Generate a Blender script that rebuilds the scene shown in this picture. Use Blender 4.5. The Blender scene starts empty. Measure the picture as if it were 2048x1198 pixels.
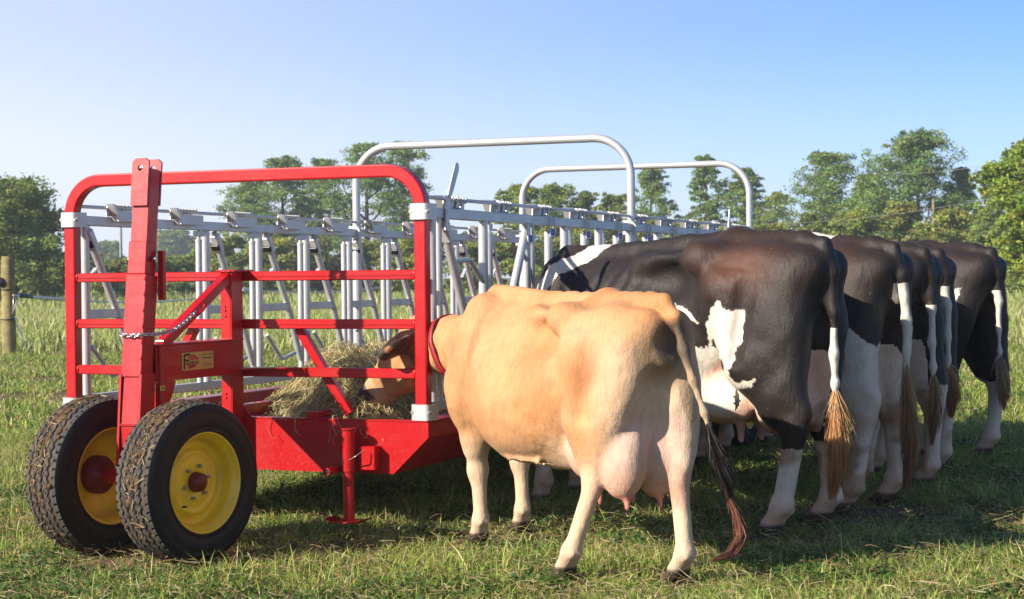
import bpy, math, random
import numpy as np
from mathutils import Vector, Matrix

# ------------------------------------------------------------------ camera, sky, sun, exposure
scene = bpy.context.scene
COL = scene.collection
R = math.radians
CAM_H = 1.30
FPX = 3541.6                      # focal length in pixels of the 2048 wide frame
cam_data = bpy.data.cameras.new('camera')
cam_data.sensor_width = 36.0
cam_data.lens = FPX * 36.0 / 2048.0
cam_data.clip_start = 0.1
cam_data.clip_end = 6000.0
cam_data.dof.use_dof = True
cam_data.dof.focus_distance = 8.4
cam_data.dof.aperture_fstop = 9.0
cam = bpy.data.objects.new('camera', cam_data)
COL.objects.link(cam)
PITCH = math.atan((599 - 553.9) / FPX)
ROLL = 0.009
cam.matrix_world = (Matrix.Translation((0, 0, CAM_H)) @ Matrix.Rotation(math.pi / 2 - PITCH, 4, 'X')
                    @ Matrix.Rotation(-ROLL, 4, 'Z'))
scene.camera = cam

SUN_AZ = Vector((-0.85, -0.53))   # horizontal direction towards the sun
SUN_EL = R(28)
world = bpy.data.worlds.new('World')
scene.world = world
world.use_nodes = True
wn = world.node_tree
wn.nodes.clear()
sky = wn.nodes.new('ShaderNodeTexSky')
sky.sky_type = 'NISHITA'
sky.sun_disc = False
sky.sun_elevation = SUN_EL
sky.sun_rotation = math.atan2(SUN_AZ.x, SUN_AZ.y)
sky.altitude = 100
sky.air_density = 0.65
sky.dust_density = 0.25
sky.ozone_density = 8.0
bg = wn.nodes.new('ShaderNodeBackground')
bg.inputs['Strength'].default_value = 0.094
wo = wn.nodes.new('ShaderNodeOutputWorld')
# morning haze in the sky: whiter towards the horizon and towards the sun's side
def wmath(op, a, b=0.0, c=0.0, clamp=False):
    n = wn.nodes.new('ShaderNodeMath'); n.operation = op; n.use_clamp = clamp
    for i, x in enumerate((a, b, c)):
        if isinstance(x, (int, float)): n.inputs[i].default_value = x
        else: wn.links.new(x, n.inputs[i])
    return n.outputs[0]
def wrange(x, a, b, c, d):
    n = wn.nodes.new('ShaderNodeMapRange'); n.interpolation_type = 'SMOOTHSTEP'
    wn.links.new(x, n.inputs[0])
    for i, q in enumerate((a, b, c, d)): n.inputs[i + 1].default_value = q
    return n.outputs[0]
wtc = wn.nodes.new('ShaderNodeTexCoord')
wsep = wn.nodes.new('ShaderNodeSeparateXYZ')
wn.links.new(wtc.outputs['Generated'], wsep.inputs[0])
az = SUN_AZ.normalized()
side = wmath('ADD', wmath('MULTIPLY', wsep.outputs[0], az.x), wmath('MULTIPLY', wsep.outputs[1], az.y))
fside = wrange(side, -.86, -.10, 0.0, 1.0)
flow = wrange(wsep.outputs[2], -.02, .145, 1.0, 0.0)
fhigh = wrange(wsep.outputs[2], .05, .5, 1.0, 0.0)
hazef = wmath('ADD', wmath('MULTIPLY', flow, .62), wmath('MULTIPLY', wmath('MULTIPLY', fside, fhigh), .85), 0, True)
hazef = wmath('MULTIPLY', hazef, .92)
wmix = wn.nodes.new('ShaderNodeMix'); wmix.data_type = 'RGBA'
wn.links.new(hazef, wmix.inputs[0])
wn.links.new(sky.outputs[0], wmix.inputs[6])
wmix.inputs[7].default_value = (5.3, 5.6, 6.25, 1)
wn.links.new(wmix.outputs[2], bg.inputs['Color'])
wn.links.new(bg.outputs[0], wo.inputs['Surface'])

sun_data = bpy.data.lights.new('sun', 'SUN')
sun_data.energy = 4.7
sun_data.angle = R(0.6)
sun_data.color = (1.0, 0.895, 0.76)
sun = bpy.data.objects.new('sun', sun_data)
COL.objects.link(sun)
to_sun = Vector((SUN_AZ.x, SUN_AZ.y, 0)).normalized() * math.cos(SUN_EL) + Vector((0, 0, math.sin(SUN_EL)))
sun.rotation_euler = to_sun.to_track_quat('Z', 'Y').to_euler()

vs = scene.view_settings
vs.view_transform = 'Standard'
vs.look = 'None'
vs.exposure = 0.95
vs.gamma = 1.0
vs.use_curve_mapping = False
scene.cycles.max_bounces = 6
scene.cycles.diffuse_bounces = 3
scene.cycles.glossy_bounces = 3
scene.cycles.transmission_bounces = 4
scene.cycles.use_denoising = True

# ------------------------------------------------------------------ materials
def new_mat(name):
    m = bpy.data.materials.new(name)
    m.use_nodes = True
    nt = m.node_tree
    nt.nodes.clear()
    out = nt.nodes.new('ShaderNodeOutputMaterial')
    return m, nt, out

def N(nt, kind, **kw):
    n = nt.nodes.new(kind)
    for k, v in kw.items():
        if k in n.inputs.keys():
            n.inputs[k].default_value = v
        else:
            setattr(n, k, v)
    return n

def L(nt, a, b):
    nt.links.new(a, b)

def coords(nt, scale=1.0):
    tc = N(nt, 'ShaderNodeTexCoord')
    return tc.outputs['Object']

def noise(nt, vec, scale, detail=4, rough=.55):
    n = N(nt, 'ShaderNodeTexNoise')
    n.inputs['Scale'].default_value = scale
    n.inputs['Detail'].default_value = detail
    n.inputs['Roughness'].default_value = rough
    if vec is not None:
        L(nt, vec, n.inputs['Vector'])
    return n.outputs['Fac']

def ramp(nt, fac, stops):
    n = N(nt, 'ShaderNodeValToRGB')
    e = n.color_ramp.elements
    while len(e) < len(stops):
        e.new(0.5)
    for i, (p, c) in enumerate(stops):
        e[i].position = p
        e[i].color = (*c, 1) if len(c) == 3 else c
    L(nt, fac, n.inputs['Fac'])
    return n.outputs['Color']

def mixc(nt, fac, a, b, mode='MIX'):
    n = N(nt, 'ShaderNodeMix')
    n.data_type = 'RGBA'
    n.blend_type = mode
    for s, x in ((0, fac), (6, a), (7, b)):
        if isinstance(x, (int, float)):
            n.inputs[s].default_value = x
        elif isinstance(x, tuple):
            n.inputs[s].default_value = (*x, 1) if len(x) == 3 else x
        else:
            L(nt, x, n.inputs[s])
    return n.outputs[2]

def math_n(nt, op, a, b=0.0, c=0.0):
    n = N(nt, 'ShaderNodeMath')
    n.operation = op
    for i, x in enumerate((a, b, c)):
        if isinstance(x, (int, float)):
            n.inputs[i].default_value = x
        else:
            L(nt, x, n.inputs[i])
    return n.outputs[0]

def bump(nt, height, strength=.3, dist=.01):
    n = N(nt, 'ShaderNodeBump')
    n.inputs['Strength'].default_value = strength
    n.inputs['Distance'].default_value = dist
    L(nt, height, n.inputs['Height'])
    return n.outputs['Normal']

def principled(nt, out, color, rough=.5, metal=0.0, spec=.5, normal=None, coat=0.0, coat_rough=.1, sheen=0.0):
    b = N(nt, 'ShaderNodeBsdfPrincipled')
    for key, x in (('Base Color', color), ('Roughness', rough), ('Metallic', metal), ('Specular IOR Level', spec),
                   ('Coat Weight', coat), ('Coat Roughness', coat_rough), ('Sheen Weight', sheen)):
        if isinstance(x, (int, float)):
            b.inputs[key].default_value = x
        elif isinstance(x, tuple):
            b.inputs[key].default_value = (*x, 1)
        else:
            L(nt, x, b.inputs[key])
    if normal is not None:
        L(nt, normal, b.inputs['Normal'])
    L(nt, b.outputs[0], out.inputs['Surface'])
    return b

M = {}
def simple(name, color, rough=.5, metal=0.0, var=.15, vscale=6.0, bstr=0.0, bscale=60.0, coat=0.0, spec=.5, rvar=.12):
    m, nt, out = new_mat(name)
    c = coords(nt)
    n1 = noise(nt, c, vscale, 5)
    dark = tuple(x * (1 - var) for x in color)
    light = tuple(min(1, x * (1 + var)) for x in color)
    col = ramp(nt, n1, [(.3, dark), (.7, light)])
    n2 = noise(nt, c, vscale * 4.3, 4)
    r = math_n(nt, 'MULTIPLY_ADD', n2, rvar * 2, rough - rvar)
    nrm = bump(nt, noise(nt, c, bscale, 3), bstr, .004) if bstr else None
    principled(nt, out, col, r, metal, spec, nrm, coat)
    M[name] = m
    return m

def dusty(name, color, dust, rough, metal=0.0, coat=0.0, amount=.5, vscale=5.0, coat_rough=.12, spec=.5, bstr=.06):
    """paint or zinc with a thin film of dust and faint scuffs that have their own patchy shape"""
    m, nt, out = new_mat(name)
    c = coords(nt)
    n1 = noise(nt, c, vscale, 6, .65)
    n2 = noise(nt, c, vscale * 9, 5, .6)
    f = math_n(nt, 'MULTIPLY', ramp(nt, n1, [(.45, (0, 0, 0)), (.8, (1, 1, 1))]), amount)
    f = math_n(nt, 'MULTIPLY', f, math_n(nt, 'ADD', n2, .25))
    base = mixc(nt, math_n(nt, 'MULTIPLY', n2, .35), color, tuple(x * .72 for x in color))
    col = mixc(nt, f, base, dust)
    rr = math_n(nt, 'ADD', math_n(nt, 'MULTIPLY', f, .5), math_n(nt, 'MULTIPLY_ADD', n2, .16, rough - .08))
    nrm = bump(nt, noise(nt, c, vscale * 3.0, 3), bstr, .02)
    principled(nt, out, col, rr, metal, spec, nrm, coat, coat_rough)
    M[name] = m
    return m

def m_red():
    """gloss enamel: faint fading, dust film, splashed mud low down, small chips to primer"""
    m, nt, out = new_mat('red_paint')
    c = coords(nt)
    n1 = noise(nt, c, 3.5, 6, .65); n2 = noise(nt, c, 30, 5, .65); n3 = noise(nt, c, 95, 4, .6)
    base = mixc(nt, n1, (.46, .0015, .004), (.37, .003, .006))
    film = math_n(nt, 'MULTIPLY', ramp(nt, n1, [(.48, (0, 0, 0)), (.78, (1, 1, 1))]), math_n(nt, 'MULTIPLY', n2, .22))
    col = mixc(nt, film, base, (.30, .10, .07))
    z = N(nt, 'ShaderNodeSeparateXYZ'); L(nt, c, z.inputs[0])
    low = N(nt, 'ShaderNodeMapRange'); L(nt, z.outputs[2], low.inputs[0])
    for i, q in enumerate((.25, 1.0, .22, -.02)): low.inputs[i + 1].default_value = q
    mud_ = N(nt, 'ShaderNodeMapRange'); L(nt, math_n(nt, 'ADD', n3, low.outputs[0]), mud_.inputs[0])
    mud_.inputs[1].default_value = .76; mud_.inputs[2].default_value = .90
    col = mixc(nt, math_n(nt, 'MULTIPLY', mud_.outputs[0], .45), col, (.17, .11, .07))
    chip = ramp(nt, noise(nt, c, 140, 2, .5), [(.765, (0, 0, 0)), (.78, (1, 1, 1))])
    col = mixc(nt, math_n(nt, 'MULTIPLY', chip, .4), col, (.10, .035, .03))
    r = math_n(nt, 'ADD', math_n(nt, 'MULTIPLY_ADD', n2, .18, .26), math_n(nt, 'MULTIPLY', math_n(nt, 'ADD', film, mud_.outputs[0]), .5))
    principled(nt, out, col, r, 0, .38, bump(nt, noise(nt, c, 12, 3), .06, .02), .25, .1)
    M['red_paint'] = m
m_red()
dusty('galvanised', (.58, .585, .585), (.44, .42, .38), .40, metal=.45, amount=.5, vscale=11, bstr=.05)
dusty('zinc_plate', (.58, .58, .57), (.44, .41, .36), .40, metal=.35, amount=.5, vscale=14, bstr=.05)
dusty('yellow_paint', (.88, .60, .02), (.34, .22, .08), .36, coat=.2, amount=.65, vscale=9)
dusty('dark_red_hub', (.16, .006, .008), (.2, .1, .06), .4, amount=.4, vscale=14)
simple('rubber_side', (.010, .010, .011), .55, var=.35, vscale=18, bstr=.25, bscale=50, spec=.3)
simple('blue_plastic', (.03, .03, .40), .4)
simple('black_plastic', (.012, .012, .016), .45)
simple('bolt_steel', (.45, .43, .40), .35, metal=.9, vscale=40)
simple('chain_steel', (.62, .60, .58), .28, metal=.95, vscale=60)
simple('decal_gold', (.62, .40, .10), .4, var=.06)
simple('decal_black', (.012, .012, .012), .5)
simple('decal_red', (.5, .02, .02), .45)
simple('decal_yellow', (.75, .6, .05), .5)

simple('mud', (.115, .072, .04), .95, var=.5, vscale=70, bstr=.6, bscale=220, spec=.1)

def m_tread():
    m, nt, out = new_mat('tyre_tread')
    c = coords(nt)
    n1 = noise(nt, c, 9, 6, .7)
    n2 = noise(nt, c, 45, 5, .6)
    dust = ramp(nt, n1, [(.42, (.105, .096, .088)), (.64, (.15, .115, .082))])
    f = math_n(nt, 'MULTIPLY', ramp(nt, n2, [(.3, (.4, .4, .4)), (.75, (1, 1, 1))]), .9)
    at = N(nt, 'ShaderNodeAttribute', attribute_name='groove')
    f = math_n(nt, 'MULTIPLY', f, math_n(nt, 'SUBTRACT', 1.0, math_n(nt, 'MULTIPLY', at.outputs['Fac'], .75)))
    col = mixc(nt, f, (.012, .012, .012), dust)
    principled(nt, out, col, .85, 0, .2, bump(nt, n2, .4, .006))
    M['tyre_tread'] = m
m_tread()

def m_strand(name, transl=.25, rough=.7, vary=.25):
    """thin plant matter coloured by its own vertex colour"""
    m, nt, out = new_mat(name)
    at = N(nt, 'ShaderNodeVertexColor', layer_name='Col')
    g = N(nt, 'ShaderNodeNewGeometry')
    col = mixc(nt, .0, at.outputs['Color'], at.outputs['Color'])
    b = N(nt, 'ShaderNodeBsdfPrincipled')
    L(nt, col, b.inputs['Base Color'])
    b.inputs['Roughness'].default_value = rough
    b.inputs['Specular IOR Level'].default_value = .25
    t = N(nt, 'ShaderNodeBsdfTranslucent')
    L(nt, col, t.inputs['Color'])
    mx = N(nt, 'ShaderNodeMixShader')
    mx.inputs[0].default_value = transl
    L(nt, b.outputs[0], mx.inputs[1])
    L(nt, t.outputs[0], mx.inputs[2])
    L(nt, mx.outputs[0], out.inputs['Surface'])
    M[name] = m
m_strand('grass_blade', .30, .55)
m_strand('dry_strand', .18, .7)
m_strand('leaf', .38, .6)
m_strand('hair', .08, .5)

# ------------------------------------------------------------------ mesh helpers
def rot_to(d):
    """3x3 with columns x,y,z where x runs along d"""
    d = np.asarray(d, float); d = d / np.linalg.norm(d)
    up = np.array([0, 0, 1.0])
    if abs(d[2]) > .97:
        up = np.array([1.0, 0, 0])
    y = np.cross(up, d); y /= np.linalg.norm(y)
    z = np.cross(d, y)
    return np.stack([d, y, z], 1)

class MB:
    def __init__(self):
        self.v, self.f, self.s = [], [], []
    def add(self, verts, faces, smooth=False):
        o = len(self.v)
        self.v.extend([tuple(map(float, p)) for p in verts])
        self.f.extend([tuple(int(i) + o for i in q) for q in faces])
        self.s.extend([smooth] * len(faces))
        return self
    def obox(self, c, A, hs, ch=.003):
        """chamfered box: centre c, axes A (columns), half sizes hs"""
        c = np.asarray(c, float); A = np.asarray(A, float); hs = np.asarray(hs, float)
        ch = min(ch, .45 * min(hs))
        V, idx = [], {}
        for sx in (-1, 1):
            for sy in (-1, 1):
                for sz in (-1, 1):
                    for k in range(3):
                        p = np.array([sx, sy, sz]) * (hs - ch)
                        p[k] = (sx, sy, sz)[k] * hs[k]
                        idx[(sx, sy, sz, k)] = len(V)
                        V.append(c + A @ p)
        F = []
        for k in range(3):
            a, b = (k + 1) % 3, (k + 2) % 3
            for s in (-1, 1):
                q = []
                for (sa, sb) in ((-1, -1), (1, -1), (1, 1), (-1, 1)):
                    t = [0, 0, 0]; t[k] = s; t[a] = sa; t[b] = sb
                    q.append(idx[(*t, k)])
                F.append(q if s > 0 else q[::-1])
        for k in range(3):      # edges along axis k
            a, b = (k + 1) % 3, (k + 2) % 3
            for sa in (-1, 1):
                for sb in (-1, 1):
                    def key(sk, kk):
                        t = [0, 0, 0]; t[k] = sk; t[a] = sa; t[b] = sb
                        return idx[(*t, kk)]
                    q = [key(-1, a), key(1, a), key(1, b), key(-1, b)]
                    F.append(q if sa * sb < 0 else q[::-1])
        for sx in (-1, 1):
            for sy in (-1, 1):
                for sz in (-1, 1):
                    q = [idx[(sx, sy, sz, k)] for k in range(3)]
                    F.append(q if sx * sy * sz > 0 else q[::-1])
        return self.add(V, F)
    def box(self, x0, x1, y0, y1, z0, z1, ch=.003):
        return self.obox(((x0 + x1) / 2, (y0 + y1) / 2, (z0 + z1) / 2), np.eye(3),
                         (abs(x1 - x0) / 2, abs(y1 - y0) / 2, abs(z1 - z0) / 2), ch)
    def bar(self, a, b, w, h, ch=.003, roll=0.0):
        a = np.asarray(a, float); b = np.asarray(b, float)
        A = rot_to(b - a)
        if roll:
            c, s = math.cos(roll), math.sin(roll)
            A = np.stack([A[:, 0], A[:, 1] * c + A[:, 2] * s, -A[:, 1] * s + A[:, 2] * c], 1)
        return self.obox((a + b) / 2, A, (np.linalg.norm(b - a) / 2, w / 2, h / 2), ch)
    def sweep(self, pts, prof, smooth=True, caps=True, ref=None, closed=False):
        """prof: list of (a, b) offsets; follows pts with a rotation minimising frame"""
        P = np.asarray(pts, float); n = len(P)
        T = np.zeros_like(P)
        if closed:
            T = np.roll(P, -1, 0) - np.roll(P, 1, 0)
        else:
            T[1:-1] = P[2:] - P[:-2]; T[0] = P[1] - P[0]; T[-1] = P[-1] - P[-2]
        T /= np.linalg.norm(T, axis=1)[:, None]
        u = np.asarray(ref, float) if ref is not None else rot_to(T[0])[:, 1]
        V = []
        m = len(prof)
        for i in range(n):
            u = u - T[i] * np.dot(u, T[i]); u /= np.linalg.norm(u)
            w = np.cross(T[i], u)
            pr = prof[i] if isinstance(prof[0][0], (tuple, list, np.ndarray)) else prof
            V += [P[i] + a * u + b * w for a, b in pr]
        m = len(V) // n
        F = []
        rng = range(n if closed else n - 1)
        for i in rng:
            i2 = (i + 1) % n
            for j in range(m):
                k = (j + 1) % m
                F.append((i * m + j, i * m + k, i2 * m + k, i2 * m + j))
        self.add(V, F, smooth)
        if caps and not closed:
            self.add(V[:m], [tuple(range(m))[::-1]])
            self.add(V[-m:], [tuple(range(m))])
        return self
    def tube(self, pts, r, n=12, caps=True, closed=False):
        if isinstance(r, (int, float)):
            prof = [(r * math.cos(2 * math.pi * j / n), r * math.sin(2 * math.pi * j / n)) for j in range(n)]
        else:
            prof = [[(q * math.cos(2 * math.pi * j / n), q * math.sin(2 * math.pi * j / n)) for j in range(n)] for q in r]
        return self.sweep(pts, prof, True, caps, None, closed)
    def cyl(self, a, b, r, n=16, r2=None):
        return self.tube([a, b], [r, r if r2 is None else r2], n)
    def prism(self, poly, fn, t0, t1):
        """polygon in a plane, fn(p, q, t) -> xyz, between depths t0 and t1"""
        n = len(poly)
        A = [fn(p, q, t0) for p, q in poly]; B = [fn(p, q, t1) for p, q in poly]
        self.add(A, [tuple(range(n))]); self.add(B, [tuple(range(n))[::-1]])
        for i in range(n):
            j = (i + 1) % n
            self.add([A[i], B[i], B[j], A[j]], [(0, 1, 2, 3)])
        return self
    def lathe(self, prof, fn, n=32, smooth=True):
        """prof [(r, h)], fn(r cos, r sin, h) -> xyz"""
        V = []
        for r, h in prof:
            for j in range(n):
                a = 2 * math.pi * j / n
                V.append(fn(r * math.cos(a), r * math.sin(a), h))
        F = []
        for i in range(len(prof) - 1):
            for j in range(n):
                k = (j + 1) % n
                F.append((i * n + j, i * n + k, (i + 1) * n + k, (i + 1) * n + j))
        return self.add(V, F, smooth)
    def ball(self, c, r, n=12, m=8, sc=(1, 1, 1)):
        prof = [(math.sin(math.pi * i / m) * r + 1e-5, -math.cos(math.pi * i / m) * r) for i in range(m + 1)]
        return self.lathe(prof, lambda x, y, z: (c[0] + x * sc[0], c[1] + y * sc[1], c[2] + z * sc[2]), n)
    def mesh(self, name, recalc=True):
        me = bpy.data.meshes.new(name)
        me.from_pydata(self.v, [], self.f)
        me.polygons.foreach_set('use_smooth', self.s)
        if recalc:
            import bmesh
            bm = bmesh.new(); bm.from_mesh(me)
            bmesh.ops.recalc_face_normals(bm, faces=bm.faces)
            bm.to_mesh(me); bm.free()
        me.update()
        return me
    def build(self, name, mat, parent=None, recalc=True):
        return obj(name, self.mesh(name, recalc), mat, parent)

def obj(name, me, mat, parent=None):
    o = bpy.data.objects.new(name, me)
    if mat is not None:
        me.materials.append(M[mat] if isinstance(mat, str) else mat)
    COL.objects.link(o)
    if parent is not None:
        o.parent = parent
    return o

def empty(name, loc=(0, 0, 0), rz=0.0, parent=None):
    o = bpy.data.objects.new(name, None)
    o.empty_display_size = .2
    COL.objects.link(o)
    o.location = loc
    o.rotation_euler = (0, 0, rz)
    if parent is not None:
        o.parent = parent
    return o

def tag(o, label=None, cat=None, group=None, kind=None):
    if label: o['label'] = label
    if cat: o['category'] = cat
    if group: o['group'] = group
    if kind: o['kind'] = kind
    return o

def fillet(pts, rad, n=8):
    """round the inner corners of a polyline"""
    P = [np.asarray(p, float) for p in pts]
    out = [P[0]]
    for i in range(1, len(P) - 1):
        a, b, c = P[i - 1], P[i], P[i + 1]
        d1 = (a - b) / np.linalg.norm(a - b); d2 = (c - b) / np.linalg.norm(c - b)
        ang = math.acos(max(-1, min(1, float(np.dot(d1, d2)))))
        t = min(rad / math.tan(ang / 2), .48 * np.linalg.norm(a - b), .48 * np.linalg.norm(c - b))
        r = t * math.tan(ang / 2)
        cen = b + (d1 + d2) / np.linalg.norm(d1 + d2) * (r / math.sin(ang / 2))
        p0, p1 = b + d1 * t - cen, b + d2 * t - cen
        tot = math.pi - ang
        for k in range(n + 1):
            w = k / n
            out.append(cen + (math.sin((1 - w) * tot) * p0 + math.sin(w * tot) * p1) / math.sin(tot))
    out.append(P[-1])
    return out

def round_rect(w, h, r, n=3):
    out = []
    for cx, cy, a0 in ((w / 2 - r, h / 2 - r, 0), (-w / 2 + r, h / 2 - r, 90), (-w / 2 + r, -h / 2 + r, 180), (w / 2 - r, -h / 2 + r, 270)):
        for k in range(n + 1):
            a = R(a0 + 90 * k / n)
            out.append((cx + r * math.cos(a), cy + r * math.sin(a)))
    return out

def np_mesh(name, V, loops, sizes, cols=None, smooth=False):
    """fast mesh from arrays: V (n,3), loops flat vertex indices, sizes per face, cols per vertex"""
    me = bpy.data.meshes.new(name)
    me.vertices.add(len(V)); me.vertices.foreach_set('co', np.ascontiguousarray(V, np.float32).ravel())
    me.loops.add(len(loops)); me.loops.foreach_set('vertex_index', np.ascontiguousarray(loops, np.int32))
    sizes = np.ascontiguousarray(sizes, np.int32)
    starts = np.concatenate([[0], np.cumsum(sizes)[:-1]]).astype(np.int32)
    me.polygons.add(len(sizes)); me.polygons.foreach_set('loop_start', starts)
    me.polygons.foreach_set('use_smooth', np.full(len(sizes), smooth, bool))
    me.update(calc_edges=True)
    if cols is not None:
        ca = me.color_attributes.new('Col', 'FLOAT_COLOR', 'POINT')
        c4 = np.ones((len(V), 4), np.float32); c4[:, :3] = cols
        ca.data.foreach_set('color', c4.ravel())
    return me

def strands(name, P, widths, cols, mat, parent=None, up=None):
    """ribbons: P (n, k, 3) points, widths (n,) , cols (n,3) -> one mesh"""
    n, k, _ = P.shape
    rng = np.random.default_rng(n)
    T = P[:, -1] - P[:, 0]
    side = np.cross(T, rng.normal(size=(n, 3)))
    side /= np.linalg.norm(side, axis=1)[:, None] + 1e-9
    V = np.zeros((n, k, 2, 3))
    for i in range(k):
        w = widths * (1 - .55 * (i / (k - 1)) ** 2) * .5
        V[:, i, 0] = P[:, i] - side * w[:, None]
        V[:, i, 1] = P[:, i] + side * w[:, None]
    base = (np.arange(n) * k * 2)[:, None, None]
    seg = (np.arange(k - 1) * 2)[None, :, None]
    q = base + seg + np.array([0, 1, 3, 2])[None, None, :]
    C = np.repeat(cols[:, None, :], k * 2, 1).reshape(-1, 3)
    me = np_mesh(name, V.reshape(-1, 3), q.reshape(-1), np.full(n * (k - 1), 4), C)
    return obj(name, me, mat, parent)

# value noise in numpy, for fields and relief
def vnoise(x, y, seed=0):
    def h(i, j):
        n = (i * 374761393 + j * 668265263 + seed * 974711) & 0x7fffffff
        n = ((n ^ (n >> 13)) * 1274126177) & 0x7fffffff
        return ((n ^ (n >> 16)) & 0xffff) / 65535.0
    xi = np.floor(x).astype(np.int64); yi = np.floor(y).astype(np.int64)
    fx = x - xi; fy = y - yi
    fx = fx * fx * (3 - 2 * fx); fy = fy * fy * (3 - 2 * fy)
    return (h(xi, yi) * (1 - fx) + h(xi + 1, yi) * fx) * (1 - fy) + (h(xi, yi + 1) * (1 - fx) + h(xi + 1, yi + 1) * fx) * fy

def fnoise(x, y, seed=0, oct=3):
    s = 0; a = .5
    for o in range(oct):
        s = s + a * vnoise(x * 2 ** o, y * 2 ** o, seed + o * 17); a *= .5
    return s / (1 - .5 ** oct)
# ------------------------------------------------------------------ ground sheet
def bare(x, y):
    """0..1 where the turf is worn to soil"""
    b = np.zeros(np.shape(x))
    for cx, cy, rx, ry, a in ((-5.2, 19.6, 1.9, 1.3, .62), (-3.4, 18.6, 1.6, .7, .45), (-2.75, 9.6, .5, .35, .6), (1.5, 8.55, .32, .20, 1.0), (1.7, 9.1, .5, .25, .6), (.85, 7.45, .35, .12, .6),
                              (2.0, 9.6, .7, .5, .7), (2.7, 11.0, .9, .8, .5), (-.1, 9.1, .6, .5, .35), (-1.35, 8.0, .35, .12, .7), (-2.0, 8.45, .35, .12, .6), (.15, 7.15, .28, .06, .8), (-2.6, 8.9, .5, .2, .7), (-2.35, 7.9, .4, .10, .6), (1.25, 8.2, .5, .15, .6), (2.3, 8.7, .5, .2, .5)):
        b = np.maximum(b, a * np.exp(-((x - cx) / rx) ** 2 - ((y - cy) / ry) ** 2))
    n = fnoise(x * 1.7, y * 1.7, 31)
    m = np.clip((fnoise(x * 1.1 + 7, y * 1.1, 33) - .62) * 5, 0, .8) * (y < 30)
    return np.clip(np.maximum(b * (.5 + 1.1 * n), m * (.3 + n)), 0, 1)

def ground_z(x, y):
    r = .5 * fnoise(x * .9, y * .9, 41) + .5 * fnoise(x * 3.1, y * 3.1, 42) - .5
    far = np.clip((y - 14) / 30, 0, 1)
    return .030 * r * np.clip((y - 4) / 3, 0, 1) + far * .25 * (fnoise(x * .05, y * .05, 43) - .5)

def make_ground():
    ys = np.unique(np.concatenate([np.linspace(-60, 5, 8), np.linspace(5, 16, 150), np.linspace(16, 45, 90), np.geomspace(45, 2500, 70)]))
    ts = np.unique(np.concatenate([np.linspace(-1, -.25, 14), np.linspace(-.25, .25, 130), np.linspace(.25, 1, 14)]))
    Yg, Tg = np.meshgrid(ys, ts, indexing='ij')
    half = np.maximum(24.0, np.abs(Yg) * 1.6 + 10)
    half = np.where(Yg > 400, Yg * 1.6, half)
    Xg = Tg * half
    Zg = ground_z(Xg, Yg)
    V = np.stack([Xg, Yg, Zg], -1).reshape(-1, 3)
    n, m = Yg.shape
    i, j = np.meshgrid(np.arange(n - 1), np.arange(m - 1), indexing='ij')
    q = np.stack([i * m + j, i * m + j + 1, (i + 1) * m + j + 1, (i + 1) * m + j], -1).reshape(-1)
    me = np_mesh('ground', V, q, np.full(len(q) // 4, 4), None, True)
    at = me.attributes.new('bare', 'FLOAT', 'POINT')
    at.data.foreach_set('value', bare(V[:, 0], V[:, 1]).astype(np.float32))
    m_, nt, out = new_mat('pasture_soil')
    c = coords(nt)
    n1 = noise(nt, c, .9, 6, .6); n2 = noise(nt, c, 14, 6, .65); n3 = noise(nt, c, 60, 4, .6)
    turf = ramp(nt, n2, [(.3, (.022, .030, .010)), (.5, (.040, .055, .016)), (.7, (.075, .075, .028))])
    turf = mixc(nt, math_n(nt, 'MULTIPLY', ramp(nt, n1, [(.4, (0, 0, 0)), (.65, (1, 1, 1))]), .5), turf, (.10, .095, .035))
    soil = ramp(nt, n3, [(.3, (.085, .055, .032)), (.6, (.19, .130, .08)), (.8, (.30, .22, .14))])
    ab = N(nt, 'ShaderNodeAttribute', attribute_name='bare')
    f = math_n(nt, 'ADD', ab.outputs['Fac'], math_n(nt, 'MULTIPLY', math_n(nt, 'SUBTRACT', n2, .5), .6))
    mr = N(nt, 'ShaderNodeMapRange'); L(nt, f, mr.inputs[0]); mr.inputs[1].default_value = .25; mr.inputs[2].default_value = .55
    # far field: what grass looks like from afar
    tc = N(nt, 'ShaderNodeSeparateXYZ'); L(nt, c, tc.inputs[0])
    fr = N(nt, 'ShaderNodeMapRange'); L(nt, tc.outputs[1], fr.inputs[0]); fr.inputs[1].default_value = 22; fr.inputs[2].default_value = 60
    sward = ramp(nt, noise(nt, c, .35, 5, .6), [(.3, (.085, .125, .028)), (.55, (.12, .155, .042)), (.75, (.17, .17, .07))])
    col = mixc(nt, fr.outputs[0], turf, sward)
    col = mixc(nt, mr.outputs[0], col, soil)
    principled(nt, out, col, .95, 0, .1, bump(nt, n3, .6, .02))
    me.materials.append(m_)
    o = bpy.data.objects.new('ground', me); COL.objects.link(o)
    tag(o, kind='structure')
make_ground()
# ------------------------------------------------------------------ feeder wagon (local x = along the trough, y = across it to the left)
PHI = .3764
FEED = (-.4486, 8.8918, 0.0)
WID = 2.09
LEN = 6.95
feeder = empty('feeder_wagon', FEED, math.pi / 2 - PHI)
tag(feeder, 'red hay feeder wagon with galvanised headlock panels, pipe hoops and yellow wheel rims', 'feed wagon')

def feed_to_world(u, v, z=0.0):
    return (FEED[0] + u * math.sin(PHI) - v * math.cos(PHI), FEED[1] + u * math.cos(PHI) + v * math.sin(PHI), z)
def world_to_feed(x, y):
    dx, dy = x - FEED[0], y - FEED[1]
    return dx * math.sin(PHI) + dy * math.cos(PHI), -dx * math.cos(PHI) + dy * math.sin(PHI)

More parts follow.
